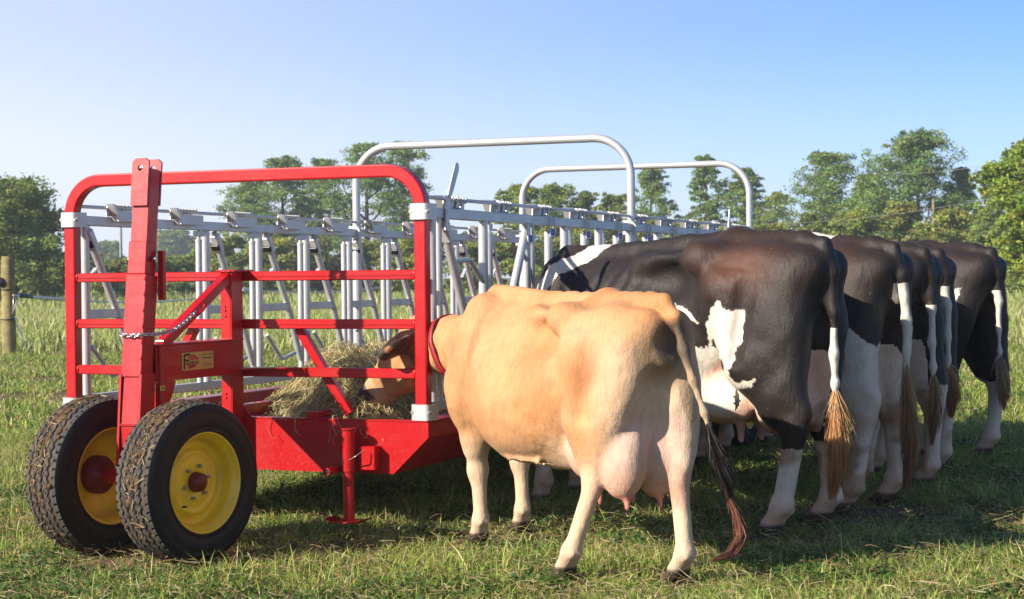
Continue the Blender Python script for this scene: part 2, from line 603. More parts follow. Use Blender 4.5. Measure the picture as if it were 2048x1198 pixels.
# --- end frame: bent square tube with three rails
def end_frame(u, name='end_frame'):
    path = fillet([(u, 0, .57), (u, 0, 1.842), (u, WID, 1.842), (u, WID, .60)], .19, 10)
    fr = MB().sweep(path, round_rect(.066, .066, .008, 2), False, True, ref=(1, 0, 0)).build(name, 'red_paint', feeder)
    for z in (1.316, 1.067, .818):
        rl = MB().box(u - .022, u + .022, .036, WID - .036, z - .025, z + .025, .004)
        if z > .9:      # the pressed bead along the rail's face
            rl.box(u - .026, u - .0215, .05, WID - .05, z - .004, z + .003, .001)
            rl.box(u - .026, u - .0215, .05, WID - .05, z - .022, z - .016, .001)
        rl.build('rail', 'red_paint', fr)
        for v in (.034, WID - .034):
            MB().ball((u - .019, v + (.004 if v < 1 else -.004), z), .009, 8, 6, (1, 1, 2.6)).build('weld', 'red_paint', fr)
    return fr
end_frame(0.0)

def clamp(u, v, z, s):
    """pressed plate that wraps the post and bolts to the headlock panel"""
    p = [(u + .045, v - .062 * s), (u - .012, v - .058 * s), (u - .040, v - .040 * s), (u - .040, v + .036 * s), (u - .014, v + .056 * s), (u + .05, v + .058 * s)]
    m = MB()
    pts = fillet([(a, b, z) for a, b in p], .02, 3)
    m.sweep(pts, [(.0028, -.040), (.0028, .040), (-.0028, .040), (-.0028, -.040)], False, True, ref=np.cross((0, 0, 1), np.array(pts[1]) - np.array(pts[0])))
    o = m.build('clamp', 'zinc_plate', feeder)
    for dv in (-.044, .044):
        b = MB().cyl((u - .026, v + dv, z), (u - .042, v + dv, z), .0085, 6)
        b.cyl((u - .024, v + dv, z), (u - .030, v + dv, z), .013, 12)
        b.build('bolt', 'bolt_steel', o)
for v, s in ((0, 1), (WID, -1)):
    clamp(-.005, v, 1.632, s)
    clamp(-.005, v, .625, s)

# --- centre post, mast, sleeve, clevis, fork
pb = MB()
pb.box(-.150, -.036, 1.012, 1.020, .40, 1.338, .002)      # web facing the near side
pb.box(-.150, -.142, 1.0205, 1.078, .40, 1.338, .002)     # flange facing the front
pb.box(-.044, -.036, 1.0205, 1.078, .40, 1.338, .002)
post = pb.build('centre_post', 'red_paint', feeder)
MB().box(-.165, .03, .985, 1.095, 1.340, 1.350, .002).build('cap_plate', 'red_paint', post)
for z in (1.16, 1.14, 1.11, .71, .69):
    MB().ball((-.151, 1.05, z), .006, 6, 5).build('weld', 'red_paint', post)

MU0, MU1 = -1.005, -.858          # mast leans: u at z=.55 and at z=1.88
def mu(z): return MU0 + (MU1 - MU0) * (z - .55) / 1.33
mast = MB().bar((mu(.60), 1.045, .60), (mu(1.83), 1.045, 1.83), .094, .084, .004).build('mast', 'red_paint', feeder)
MB().bar((mu(.84), 1.045, .84), (mu(1.325), 1.045, 1.325), .112, .100, .003).build('sleeve', 'red_paint', mast)
MB().bar((mu(1.325) - .006, 1.045, 1.326), (mu(1.48) - .006, 1.045, 1.48), .100, .0885, .003).build('sleeve_liner', 'red_paint', mast)
def clevis(off):
    m = MB()
    c0, c1, hw = 1.655, 1.885, .046
    zc = c1 - .050
    n = 24
    def P(x, z, t): return (mu(z) + off + t, 1.045 + x, z)
    hole = [(.015 * math.cos(2 * math.pi * k / n), zc + .015 * math.sin(2 * math.pi * k / n)) for k in range(n)]
    ring = []
    for k in range(n):
        a = 2 * math.pi * k / n
        d = (math.cos(a), math.sin(a))
        t = hw / max(abs(d[0]), abs(d[1]))
        x, z = d[0] * t, zc + d[1] * t
        if d[1] > 0: z = min(z, zc + hw * (1.06 - .42 * (x / hw) ** 4))      # clipped top corners
        ring.append((x, z))
    for t in (-.006, .006):
        V = [P(x, z, t) for x, z in hole] + [P(x, z, t) for x, z in ring]
        m.add(V, [(k, (k + 1) % n, n + (k + 1) % n, n + k) for k in range(n)])
        m.add([P(-hw, c0, t), P(hw, c0, t), P(hw, zc - hw, t), P(-hw, zc - hw, t)], [(0, 1, 2, 3)])
    rim = [q for q in ring if q[1] > zc - hw + 1e-6] 
    rim = sorted(rim, key=lambda q: math.atan2(q[1] - zc, q[0]) % (2 * math.pi) if q[1] >= zc or q[0] < 0 else math.atan2(q[1] - zc, q[0]))
    out = [(-hw, c0), (hw, c0), (hw, zc - hw)] + rim + [(-hw, zc - hw)]
    for lst in (hole, out):
        k_ = len(lst)
        V = [P(x, z, -.006) for x, z in lst] + [P(x, z, .006) for x, z in lst]
        m.add(V, [(k, (k + 1) % k_, k_ + (k + 1) % k_, k_ + k) for k in range(k_)])
    return m.build('clevis_plate', 'red_paint', mast)
clevis(-.0535)
clevis(.0535)
for u0, z0 in ((mu(1.40), 1.40),):
    for v0 in (.985, 1.105):
        MB().cyl((u0, v0, z0), (u0, 1.045 + (v0 - 1.045) * 1.25, z0), .014, 6).build('bolt', 'bolt_steel', mast)
br = MB().box(-.868, -.806, .984, .992, 1.205, 1.44, .002)
br.box(-.868, -.860, .960, .9835, 1.205, 1.44, .002)
brk = br.build('bracket', 'red_paint', mast)
MB().cyl((-.835, .992, 1.375), (-.835, .975, 1.375), .007, 8).build('bolt', 'red_paint', brk)
fk = MB()
for dv in (-.056, .056):
    fk.prism([(mu(.86) - .055, .86), (mu(.86) + .06, .86), (mu(.5) + .07, .34), (mu(.5) - .06, .34)], lambda a, b, t, dv=dv: (a, 1.045 + dv + t, b), -.006, .006)
fk.box(mu(.55) - .035, mu(.55) - .025, .996, 1.094, .36, .62, .002)
fk.box(mu(.63) - .052, mu(.63) + .04, .996, 1.094, .615, .627, .002)
fk.build('fork', 'red_paint', mast)
for z in np.linspace(.86, 1.31, 7):
    MB().ball((mu(z) - .051, 1.045 - .053, z), .006, 6, 5, (1, 1, 2.2)).build('weld', 'red_paint', mast)

# --- drawbar box between mast and centre post, gusset, brace, decals
db = MB()
db.box(-.905, -.152, .980, .988, .815, .986, .002)
db.box(-.905, -.152, 1.100, 1.108, .815, .986, .002)
db.box(-.905, -.100, .970, 1.112, .9865, .9945, .002)
db.box(-.905, -.100, .9885, 1.0995, .8155, .8235, .002)
db.prism([(-.90, .60), (-.845, .60), (-.73, .813), (-.90, .813)], lambda a, b, t: (a, .982 + t, b), 0, .008)
draw = db.build('drawbar_box', 'red_paint', feeder)
MB().tube([(-.878, .974, .60), (-.878, .974, .985)], .012, 10).build('pipe', 'red_paint', draw)
MB().bar((-.115, 1.045, 1.325), (-.765, 1.045, .985), .05, .05, .004).build('brace', 'red_paint', draw)

dec = MB().box(-.684, -.392, .9770, .9795, .857, .944, .001).build('decal', 'decal_gold', feeder)
tag(dec, 'gold maker\'s sticker with black lettering and red arcs')
def text_mesh(body, size, name, mat, parent, fn, bold=0.0):
    cu = bpy.data.curves.new(name, 'FONT')
    cu.body = body
    cu.size = size
    cu.resolution_u = 3
    cu.offset = bold
    t = bpy.data.objects.new(name + '_src', cu)
    COL.objects.link(t)
    dg = bpy.context.evaluated_depsgraph_get()
    me = bpy.data.meshes.new_from_object(t.evaluated_get(dg))
    bpy.data.objects.remove(t)
    for v in me.vertices:
        v.co = fn(v.co.x, v.co.y)
    me.materials.clear()
    return obj(name, me, mat, parent)
def on_decal(x, y, lift=.0012):    # x 0..1, y 0..1 on the sticker's face
    return Vector((-.684 + .292 * x, .9770 - lift, .857 + .087 * y))
# letter F: stem and two arms
f = MB()
for (x0, x1, y0, y1) in ((.045, .09, .06, .92), (.0905, .25, .82, .95), (.0905, .22, .52, .62)):
    A = [on_decal(x, y) for x, y in ((x0, y0), (x1, y0), (x1, y1), (x0, y1))]
    f.add(A, [(0, 1, 2, 3)])
f.build('lettering', 'decal_black', dec, False)
text_mesh('armco', 1.0, 'lettering', 'decal_black', dec, lambda x, y: on_decal(.12 + x * .158, .31 + y * .40), .01)
arcs = MB()
for r0, r1, a0, a1, cx, cy in ((.40, .33, 62, 8, .12, .50), (.31, .25, 66, 12, .12, .50), (.235, .175, 68, 18, .12, .50),
                               (.40, .20, -85, -40, .16, .52), ):
    n = 8
    V = []
    for k in range(n + 1):
        a = R(a0 + (a1 - a0) * k / n)
        for rr in (r0, r1):
            V.append(on_decal(cx + rr * math.cos(a), cy + rr * 1.12 * math.sin(a), .0008))
    arcs.add(V, [(2 * k, 2 * k + 1, 2 * k + 3, 2 * k + 2) for k in range(n)])
arcs.build('arc_emblem', 'decal_red', dec, False)
small = MB()
rs = random.Random(4)
for y, x0, x1, h in ((.80, .60, .96, .07), (.60, .63, .94, .08), (.30, .66, .90, .035), (.20, .655, .93, .045)):
    x = x0
    while x < x1:                      # print too small to read in the photograph
        w = rs.uniform(.010, .024)
        A = [on_decal(a, b) for a, b in ((x, y), (x + w, y), (x + w, y + h * rs.uniform(.6, 1)), (x, y + h * rs.uniform(.6, 1)))]
        small.add(A, [(0, 1, 2, 3)])
        x += w + rs.choice((.006, .006, .008, .02))
tag(small.build('small_print', 'decal_black', dec, False), kind='stuff')
wt = MB().box(-.905, -.865, .9585, .9600, .775, .797, .0005).build('warning_decal', 'decal_yellow', feeder)
MB().box(-.898, -.871, .9572, .9580, .782, .790, .0002).build('small_print', 'decal_black', wt)

# --- chain hanging from mast to brace
def chain():
    pts = []
    for k in range(40):
        t = k / 39
        a = np.array([mu(1.0) - .058, 1.105, 1.045]); b = np.array([mu(1.0) - .058, .985, 1.045])
        if t < .35:
            p = a + (b - a) * (t / .35)
            p[2] -= .006 * math.sin(math.pi * t / .35)
        else:
            s = (t - .35) / .65
            p = b + (np.array([-.50, 1.012, 1.14]) - b) * s
            p[2] -= .035 * math.sin(math.pi * s)
            p[1] -= .012 * math.sin(math.pi * s)
        pts.append(p)
    P = np.array(pts)
    seg = np.r_[0, np.cumsum(np.linalg.norm(np.diff(P, axis=0), axis=1))]
    n = int(seg[-1] / .021)
    root = empty('chain', (0, 0, 0), 0, feeder)
    links = []
    for i in range(n):
        s = (i + .5) * seg[-1] / n
        c = np.array([np.interp(s, seg, P[:, k]) for k in range(3)])
        d = np.array([np.interp(s + .004, seg, P[:, k]) - np.interp(s - .004, seg, P[:, k]) for k in range(3)])
        A = rot_to(d)
        roll = (math.pi / 2) * (i % 2) + .5
        y = A[:, 1] * math.cos(roll) + A[:, 2] * math.sin(roll)
        ring = [c + A[:, 0] * .0165 * math.cos(a) * (1.0) + y * .0095 * math.sin(a) for a in np.linspace(0, 2 * math.pi, 12, endpoint=False)]
        MB().tube(ring, .0034, 6, False, True).build('chain_link', 'chain_steel', root)
    hook = fillet([(-.50, 1.0, 1.125), (-.47, .985, 1.15), (-.44, .99, 1.175), (-.46, 1.01, 1.19)], .02, 4)
    MB().tube(hook, .007, 8).build('hook', 'red_paint', root)
chain()

# --- trough
tr = empty('trough', (0, 0, 0), 0, feeder)
def end_plate(u, name):
    poly = [(-.045, .575), (-.045, .500), (.150, .312), (WID - .150, .312), (WID + .045, .500), (WID + .045, .575)]
    m = MB().prism(poly, lambda a, b, t: (u + t, a, b), -.046, -.038)
    m.box(u - .046, u + .02, -.04, WID + .04, .576, .584, .002)
    return m.build(name, 'red_paint', tr)
end_plate(0, 'end_plate')
end_plate(LEN + .08, 'end_plate')
for s in (0, 1):
    def vv(x): return x if s == 0 else WID - x
    m = MB()
    def strip(a, b, t):
        A = np.array([-.037, vv(a[0]), a[1]]); B = np.array([-.037, vv(b[0]), b[1]])
        d = B - A; nrm = np.array([0, -d[2], d[1]]); nrm /= np.linalg.norm(nrm)
        ln = np.array([LEN + .08, 0, 0])
        q = [A, B, B + nrm * t, A + nrm * t]
        V = q + [x + ln for x in q]
        m.add(V, [(0, 1, 2, 3), (7, 6, 5, 4), (0, 4, 5, 1), (1, 5, 6, 2), (2, 6, 7, 3), (3, 7, 4, 0)])
    strip((-.045, .574), (-.045, .502), .006)
    strip((-.045, .500), (.150, .314), .006)
    m.build('side_plate', 'red_paint', tr)
    MB().box(.021, LEN + .02, vv(-.045), vv(.075), .576, .583, .002).build('top_flange', 'red_paint', tr)
    MB().box(.0, LEN, vv(.076), vv(.082), .40, .583, .001).build('inner_side', 'red_paint', tr)
MB().box(-.036, LEN + .04, .155, WID - .155, .314, .322, .001).build('floor', 'red_paint', tr)
for v in (.62, 1.25):
    m = MB().box(-.03, LEN, v - .03, v + .03, .323, .617, .003)
    m.build('floor_beam', 'red_paint', tr)
for u in (1.2, 2.6, 4.0, 5.4):
    MB().box(u - .03, u + .03, .09, WID - .09, .40, .46, .002).build('cross_member', 'red_paint', tr)
for (v0, z0, v1, z1) in ((.731, 1.045, .45, .600), (WID - .731, 1.045, WID - .45, .600)):
    MB().bar((.055, v0, z0), (.075, v1, z1), .05, .045, .003).build('brace', 'red_paint', tr)
# flat gusset tying the centre post to the lower rail
for s in (-1, 1):
    MB().prism([(-.155, 1.045 + s * .07), (-.023, 1.045 + s * .33), (-.023, 1.045 + s * .07)], lambda a, b, t: (a, b, .836 + t), 0, .008).build('gusset', 'red_paint', tr)
MB().prism([(1.03, .58), (.98, .58), (1.03, .64)], lambda a, b, t: (-.06 + t, a - .03, b), 0, .006).build('gusset', 'red_paint', tr)

# --- parking jack on the end plate
JV = .354
jk = MB().tube([(-.14, JV, .33), (-.14, JV, .535)], .034, 18).build('jack', 'red_paint', feeder)
MB().tube([(-.14, JV, .085), (-.14, JV, .34)], .0285, 18).build('jack_leg', 'red_paint', jk)
ft = MB()
A = [(-.215, .262, .098), (-.195, .28, .078), (-.085, .28, .078), (-.065, .262, .098)]
for v0, v1 in ((JV - .07, JV + .07),):
    pts = [(JV - .105, .092), (JV - .07, .076), (JV + .07, .076), (JV + .105, .092)]
    for (a, za), (b, zb) in zip(pts[:-1], pts[1:]):
        ft.add([(-.20, a, za), (-.20, b, zb), (-.08, b, zb), (-.08, a, za), (-.20, a, za + .007), (-.20, b, zb + .007), (-.08, b, zb + .007), (-.08, a, za + .007)],
               [(0, 1, 2, 3), (4, 5, 6, 7), (0, 1, 5, 4), (1, 2, 6, 5), (2, 3, 7, 6), (3, 0, 4, 7)])
ft.build('jack_foot', 'red_paint', jk)
MB().tube([(-.14, JV, .54), (-.14, JV, .548)], .04, 18).build('jack_cap', 'red_paint', jk)
MB().tube([(-.26, JV + .062, .338), (-.05, JV + .062, .338)], .02, 14).build('jack_pivot_tube', 'red_paint', jk)
MB().tube([(-.2605, JV + .062, .338), (-.2615, JV + .062, .338)], .014, 14).build('bore_shade_disc', 'black_plastic', jk)  # flat black disc on the closed tube end, painting the shade of its hollow
m = MB().box(-.115, -.048, JV - .135, JV - .045, .335, .455, .004)
m.build('jack_bracket', 'red_paint', jk)
MB().tube(fillet([(-.14, JV + .03, .50), (-.19, JV + .05, .52), (-.19, JV + .055, .46), (-.16, JV + .04, .44)], .015, 4), .005, 6).build('crank', 'red_paint', jk)
MB().tube(fillet([(-.17, JV - .02, .39), (-.185, JV - .06, .41), (-.15, JV - .09, .44)], .02, 5), .003, 6).build('pin_wire', 'bolt_steel', jk)

# --- wheels
def tread_mesh():
    na, nw = 288, 72
    RW, HW = .3725, .098
    w = np.linspace(-HW, HW, nw)
    a = np.linspace(0, 2 * np.pi, na, endpoint=False)
    Aa, Ww = np.meshgrid(a, w, indexing='ij')
    crown = RW - .012 * np.abs(Ww / HW) ** 3
    g = np.zeros_like(crown)
    per = 2 * np.pi / 56
    tri = np.abs(((Aa / per) % 1) - .5) * 4 - 1
    tri2 = np.clip(np.sign(tri) * np.abs(tri) ** .6, -1, 1)
    for i, c in enumerate((-.060, -.021, .021, .060)):
        cen = c + .0045 * tri2 * (1 if i % 2 else -1)
        g = np.maximum(g, np.clip(1.35 - np.abs(Ww - cen) / .0042, 0, 1))
    ph = ((Aa / per) % 1)
    for s in (-1, 1):               # shoulder notches and rib sipes
        g = np.maximum(g, np.clip(1.3 - np.abs(ph - .5) / .11, 0, 1) * (s * Ww > .082))
    for i, c in enumerate((-.04, 0, .04)):
        ph2 = ((Aa / per + .3 * i + (Ww - c) * 18) % 1)
        g = np.maximum(g, .55 * np.clip(1.2 - np.abs(ph2 - .5) / .06, 0, 1) * (np.abs(Ww - c) < .017))
    rad = crown - .0095 * g
    V = np.stack([rad * np.cos(Aa), Ww, rad * np.sin(Aa)], -1).reshape(-1, 3)
    i, j = np.meshgrid(np.arange(na), np.arange(nw - 1), indexing='ij')
    i2 = (i + 1) % na
    q = np.stack([i * nw + j, i2 * nw + j, i2 * nw + j + 1, i * nw + j + 1], -1).reshape(-1)
    me = np_mesh('tread', V, q, np.full(len(q) // 4, 4), None, False)
    at = me.attributes.new('groove', 'FLOAT', 'POINT')
    at.data.foreach_set('value', g.astype(np.float32).ravel())
    me.materials.append(M['tyre_tread'])
    return me
TREAD = tread_mesh()
def ax(x, y, h): return (x, h, y)
sw = MB()
for s in (-1, 1):
    sw.lathe([(.3610, s * .0975), (.352, s * .1045), (.338, s * .1095), (.330, s * .1135), (.328, s * .112), (.31, s * .119), (.285, s * .1215), (.26, s * .117), (.245, s * .110), (.243, s * .113), (.236, s * .1125), (.226, s * .102)], ax, 64)
SIDEWALL = sw.mesh('tyre', True); SIDEWALL.materials.append(M['rubber_side'])
rm = MB().lathe([(.224, -.099), (.2315, -.1045), (.234, -.107), (.231, -.110), (.225, -.108), (.2205, -.100), (.2165, -.092), (.206, -.084), (.200, -.07), (.199, -.04), (.196, -.022),
                 (.190, -.016), (.165, -.020), (.152, -.030), (.146, -.038), (.136, -.041), (.124, -.036), (.117, -.034), (.106, -.040), (.050, -.042), (.046, -.040), (.001, -.040)], ax, 72)
RIM = rm.mesh('rim', True); RIM.materials.append(M['yellow_paint'])
ri = MB().lathe([(.224, .099), (.234, .107), (.225, .108), (.2165, .095), (.204, .08), (.200, .03), (.196, -.010), (.165, -.012), (.150, -.022), (.001, -.024)], ax, 72)
RIM_IN = ri.mesh('rim_back', True); RIM_IN.materials.append(M['yellow_paint'])
hb = MB().lathe([(.047, -.0425), (.046, -.058), (.042, -.078), (.030, -.090), (.012, -.094), (.001, -.0945)], ax, 28)
hb.lathe([(.092, -.023), (.092, .020), (.086, .027), (.034, .030), (.034, .12), (.001, .12)], ax, 32)
HUB = hb.mesh('hub', True); HUB.materials.append(M['dark_red_hub'])
nut = MB()
nut.tube([(0, -.041, 0), (0, -.0605, 0)], .0095, 6); nut.ball((0, -.0605, 0), .0065, 8, 5)
NUT = nut.mesh('lug_nut'); NUT.materials.append(M['bolt_steel'])
VALVE = MB().tube([(0, -.035, 0), (.012, -.058, 0)], .0045, 8).mesh('valve_stem'); VALVE.materials.append(M['black_plastic'])

def straw(seedn, n, wheel, side):
    """dry grass caught in the tread"""
    rg = np.random.default_rng(seedn)
    a = rg.normal(2.35, .62, n) * 1.0
    a = np.where(rg.random(n) < .3, rg.uniform(1.6, 4.2, n), a)
    w = rg.normal(-.012 * side, .03, n).clip(-.09, .09)
    r0 = .3745 + rg.random(n) * .005
    cx, cz = np.cos(a), np.sin(a)
    c = np.stack([r0 * cx, w, r0 * cz], -1)
    tang = np.stack([-cz, np.zeros(n), cx], -1)
    th = rg.uniform(0, 2 * np.pi, n)
    d = tang * np.cos(th)[:, None] + np.array([0, 1, 0])[None] * np.sin(th)[:, None] * .8
    rad = np.stack([cx, np.zeros(n), cz], -1)
    ln = rg.gamma(2.2, .011, n) + .008
    lift = rg.random(n) ** 3 * .028
    P = np.zeros((n, 4, 3))
    for k, t in enumerate((-1, -.35, .35, 1)):
        p = c + d * (ln * t * .5)[:, None]
        # keep the strand on the curved tread, ends may lift
        rr = np.sqrt(p[:, 0] ** 2 + p[:, 2] ** 2)
        target = r0 + lift * (max(t, 0) ** 2)
        p[:, 0] *= target / rr; p[:, 2] *= target / rr
        P[:, k] = p
    base = np.array([[.30, .17, .07], [.42, .28, .13], [.20, .10, .04], [.5, .38, .2]])[rg.integers(0, 4, n)]
    cols = base * rg.uniform(.6, 1.15, (n, 1))
    o = strands('dry_grass', P, rg.uniform(.0015, .0045, n), cols, 'dry_strand', wheel)
    tag(o, kind='stuff')
    return o

def mud_cake(seedn, wheel):
    """flattened cakes of mud and chaff stuck on the tread"""
    rg = np.random.default_rng(seedn)
    m = MB()
    for k in range(26):
        a = rg.normal(2.3, .55); w = rg.normal(-.012, .022)
        if rg.random() < .3:
            a = rg.uniform(1.5, 4.0); w = rg.normal(0, .05)
        s = rg.uniform(.006, .018)
        n = 9
        V = []
        for j in range(n):
            b = 2 * math.pi * j / n
            q = s * rg.uniform(.55, 1.2)
            aa, ww = a + q * math.cos(b) * 1.4 / .37, max(-.096, min(.096, w + q * math.sin(b)))
            V.append((.3725 * math.cos(aa), ww, .3725 * math.sin(aa)))
        top = [(x * 1.008, y, z * 1.008) for x, y, z in V]
        cc = (.3785 * math.cos(a), w, .3785 * math.sin(a))
        F = [(j, (j + 1) % n, n + (j + 1) % n, n + j) for j in range(n)]
        V2 = V + [((x + cc[0] * .6) / 1.6 * 1.006, (y + cc[1] * .6) / 1.6, (z + cc[2] * .6) / 1.6 * 1.006) for x, y, z in top] + [cc]
        F += [(n + j, n + (j + 1) % n, 2 * n) for j in range(n)]
        m.add(V2, F, True)
    o = m.build('mud_cake', 'mud', wheel)
    tag(o, kind='stuff')

def wheel(u, v, rz, near, dirt=0, spin=0.0):
    w = empty('wheel', (u, v, .3725), rz, feeder)
    for nm, me in (('tread', TREAD), ('tyre', SIDEWALL), ('rim', RIM), ('rim_back', RIM_IN), ('hub', HUB)):
        o = bpy.data.objects.new(nm, me); COL.objects.link(o); o.parent = w
    for k in range(6):
        a = 2 * math.pi * k / 6 + .25 + spin
        o = bpy.data.objects.new('lug_nut', NUT); COL.objects.link(o); o.parent = w
        o.location = (.076 * math.cos(a), 0, .076 * math.sin(a))
    o = bpy.data.objects.new('valve_stem', VALVE); COL.objects.link(o); o.parent = w
    o.location = (-.085, 0, -.105)
    if dirt:
        straw(dirt, 300, w, near)
        mud_cake(dirt + 3, w)
    return w
YAW = -R(12)
ca, sa = math.cos(YAW), math.sin(YAW)
MIDU, MIDV = -1.025, .985
SP = .295
wheel(MIDU + SP * sa, MIDV - SP * ca, YAW, 1, 11)
wf = wheel(MIDU - SP * sa, MIDV + SP * ca, YAW + math.pi, -1, 0)
# the far wheel is turned round, so its dirt sits on the mirrored side
for f_, sd in ((straw, 21),):
    o = straw(21, 280, wf, -1)
    o.scale = (-1, -1, 1)
mb = [c for c in wf.children]
mud_cake(31, wf)
for c in wf.children:
    if c.name.startswith('mud_cake'):
        c.scale = (-1, -1, 1)
axl = MB().cyl((MIDU + (SP - .05) * sa, MIDV - (SP - .05) * ca, .3725), (MIDU - (SP - .05) * sa, MIDV + (SP - .05) * ca, .3725), .035, 16)
axl.build('axle', 'red_paint', feeder)
wheel(4.95, -.34, 0, 1)
wheel(4.95, WID + .34, math.pi, -1)
MB().cyl((4.95, -.25, .3725), (4.95, WID + .25, .3725), .035, 14).build('axle', 'red_paint', feeder)

# --- headlock panels
ZR = 1.630
def panel(v, inside):
    """inside = +1 when the trough lies towards +v"""
    fr = MB().box(.03, LEN - .02, v - .024, v + .024, ZR - .027, ZR + .027, .004)
    fr.box(.03, LEN - .02, v - .024, v + .024, .622, .672, .004)
    root = fr.build('headlock_panel', 'galvanised', feeder)
    MB().tube([(.05, v + inside * .005, ZR + .078), (LEN - .1, v + inside * .005, ZR + .078)], .0105, 10).build('latch_rod', 'galvanised', root)
    MB().tube([(.115, v, .672), (.115, v, ZR - .027)], .024, 14).build('post', 'galvanised', root)
    if v < 1:
        MB().tube([(.20, v, .672), (.20, v, ZR - .027)], .019, 14).build('post', 'galvanised', root)
    return root
pr_ = panel(0.0, 1)
pl_ = panel(WID, -1)

def mk(fn):
    return fn(MB())
POST = MB().tube([(0, 0, .672), (0, 0, ZR - .027)], .0265, 16).mesh('post'); POST.materials.append(M['galvanised'])
th = MB().tube([(0, 0, .672), (0, 0, ZR - .085)], .0205, 14)
th.tube([(0, 0, ZR - .085), (0, 0, ZR - .027)], .012, 10)
th.tube([(0, 0, ZR - .10), (0, 0, ZR - .083)], .0225, 14)
THIN = th.mesh('stop_post'); THIN.materials.append(M['galvanised'])
bk = MB()
# cast latch block with a ramp at its start, on the trough side of the rail
bk.prism([(-.055, ZR + .098), (.0, ZR + .030), (.0, ZR + .002), (.245, ZR + .002), (.245, ZR + .060), (.012, ZR + .060), (-.03, ZR + .096)], lambda a, b, t: (a, t, b), .026, .072)
BLOCK = bk.mesh('latch_block'); BLOCK.materials.append(M['zinc_plate'])
lg = MB()
for k, du in enumerate((.02, .055, .09, .125, .16, .195)):
    lg.obox((du, .045, ZR + .082), rot_to((.6, 0, -.5)), (.020, .018, .004), .001)
    lg.cyl((du - .006, .005, ZR + .078), (du + .006, .005, ZR + .078), .0185, 10)
lg.prism([(-.05, ZR + .03), (.09, ZR + .03), (.10, ZR + .09), (.0, ZR + .100), (-.04, ZR + .092)], lambda a, b, t: (a, t, b), .020, .0245)
LUGS = lg.mesh('latch_lugs'); LUGS.materials.append(M['zinc_plate'])
gr = MB().prism([(0, ZR + .045), (.030, ZR + .104), (.052, ZR + .106), (.060, ZR + .075), (.036, ZR + .045)], lambda a, b, t: (a, t, b), -.010, .016)
GRIP = gr.mesh('latch_lug'); GRIP.materials.append(M['zinc_plate'])

def inst(name, me, parent, loc=(0, 0, 0), sc=(1, 1, 1)):
    o = bpy.data.objects.new(name, me); COL.objects.link(o); o.parent = parent
    o.location = loc; o.scale = sc
    return o
arm_l = MB().tube([(.085, 0, ZR - .04), (.40, 0, 1.075), (.545, 0, .76)], .0225, 14)
ARM_L = arm_l.mesh('locking_arm'); ARM_L.materials.append(M['galvanised'])
tie = MB().bar((.02, 0, 1.115), (.385, 0, 1.115), .03, .05, .004)
TIE = tie.mesh('arm_tie'); TIE.materials.append(M['galvanised'])
yoke = MB().tube(fillet([(.09, 0, .935), (.285, 0, .765), (.47, 0, .80)], .05, 6), .0135, 10)
YOKE = yoke.mesh('yoke_rod'); YOKE.materials.append(M['galvanised'])
CAPT = MB().bar((.088, -.004, ZR - .05), (.155, -.004, ZR - .155), .052, .046, .006).mesh('arm_cap'); CAPT.materials.append(M['zinc_plate'])
BUMP = MB().bar((.100, .002, ZR - .115), (.120, .002, ZR - .148), .056, .02, .004).mesh('bumper'); BUMP.materials.append(M['black_plastic'])
ROLL = MB().bar((-.07, 0, ZR - .05), (.02, 0, ZR - .05), .03, .034, .003).mesh('stop_lug'); ROLL.materials.append(M['zinc_plate'])
STRUT = MB().bar((.10, 0, 1.30), (.175, 0, 1.37), .03, .012, .002).mesh('arm_link'); STRUT.materials.append(M['galvanised'])

for k in range(10):
    u = 2.02 + .65 * (k - 2)
    if u < LEN - .6:
        if k >= 1:
            inst('post', POST, pl_, (u, WID, 0))
            inst('stop_post', THIN, pl_, (u - .085, WID - .004, 0))
            inst('stop_lug', ROLL, pl_, (u - .10, WID - .03, 0))
        inst('locking_arm', ARM_L, pl_, (u if k else .03 + .0, WID - .006, 0))
        inst('arm_tie', TIE, pl_, (u if k else .10, WID - .006, 0))
        inst('yoke_rod', YOKE, pl_, (u if k else .06, WID - .006, 0))
        inst('arm_cap', CAPT, pl_, (u if k else .03, WID - .006, 0))
        inst('bumper', BUMP, pl_, (u if k else .03, WID - .006, 0))
        inst('arm_link', STRUT, pl_, (u if k else .03, WID - .006, 0))
    u2 = .335 + .65 * k
    if u2 < LEN - .3:
        inst('latch_block', BLOCK, pl_, (u2, WID, 0), (1, -1, 1))
        inst('latch_lugs', LUGS, pl_, (u2, WID, 0), (1, -1, 1))
tagm = MB()
for a, b in (((-.042, .03), (-.036, -.09)), ((-.036, -.09), (.036, -.09)), ((.036, -.09), (.042, .03))):
    tagm.bar((a[0], -.034, ZR + a[1]), (b[0], -.034, ZR + b[1]), .008, .010, .001)
LOOP = tagm.mesh('arm_loop'); LOOP.materials.append(M['zinc_plate'])
BLUE = MB().box(-.030, .030, -.038, -.020, ZR - .083, ZR - .045, .003).mesh('blue_pad'); BLUE.materials.append(M['blue_plastic'])
VARM = MB().tube([(0, 0, .70), (0, 0, ZR - .06)], .0245, 14).mesh('locking_arm'); VARM.materials.append(M['galvanised'])
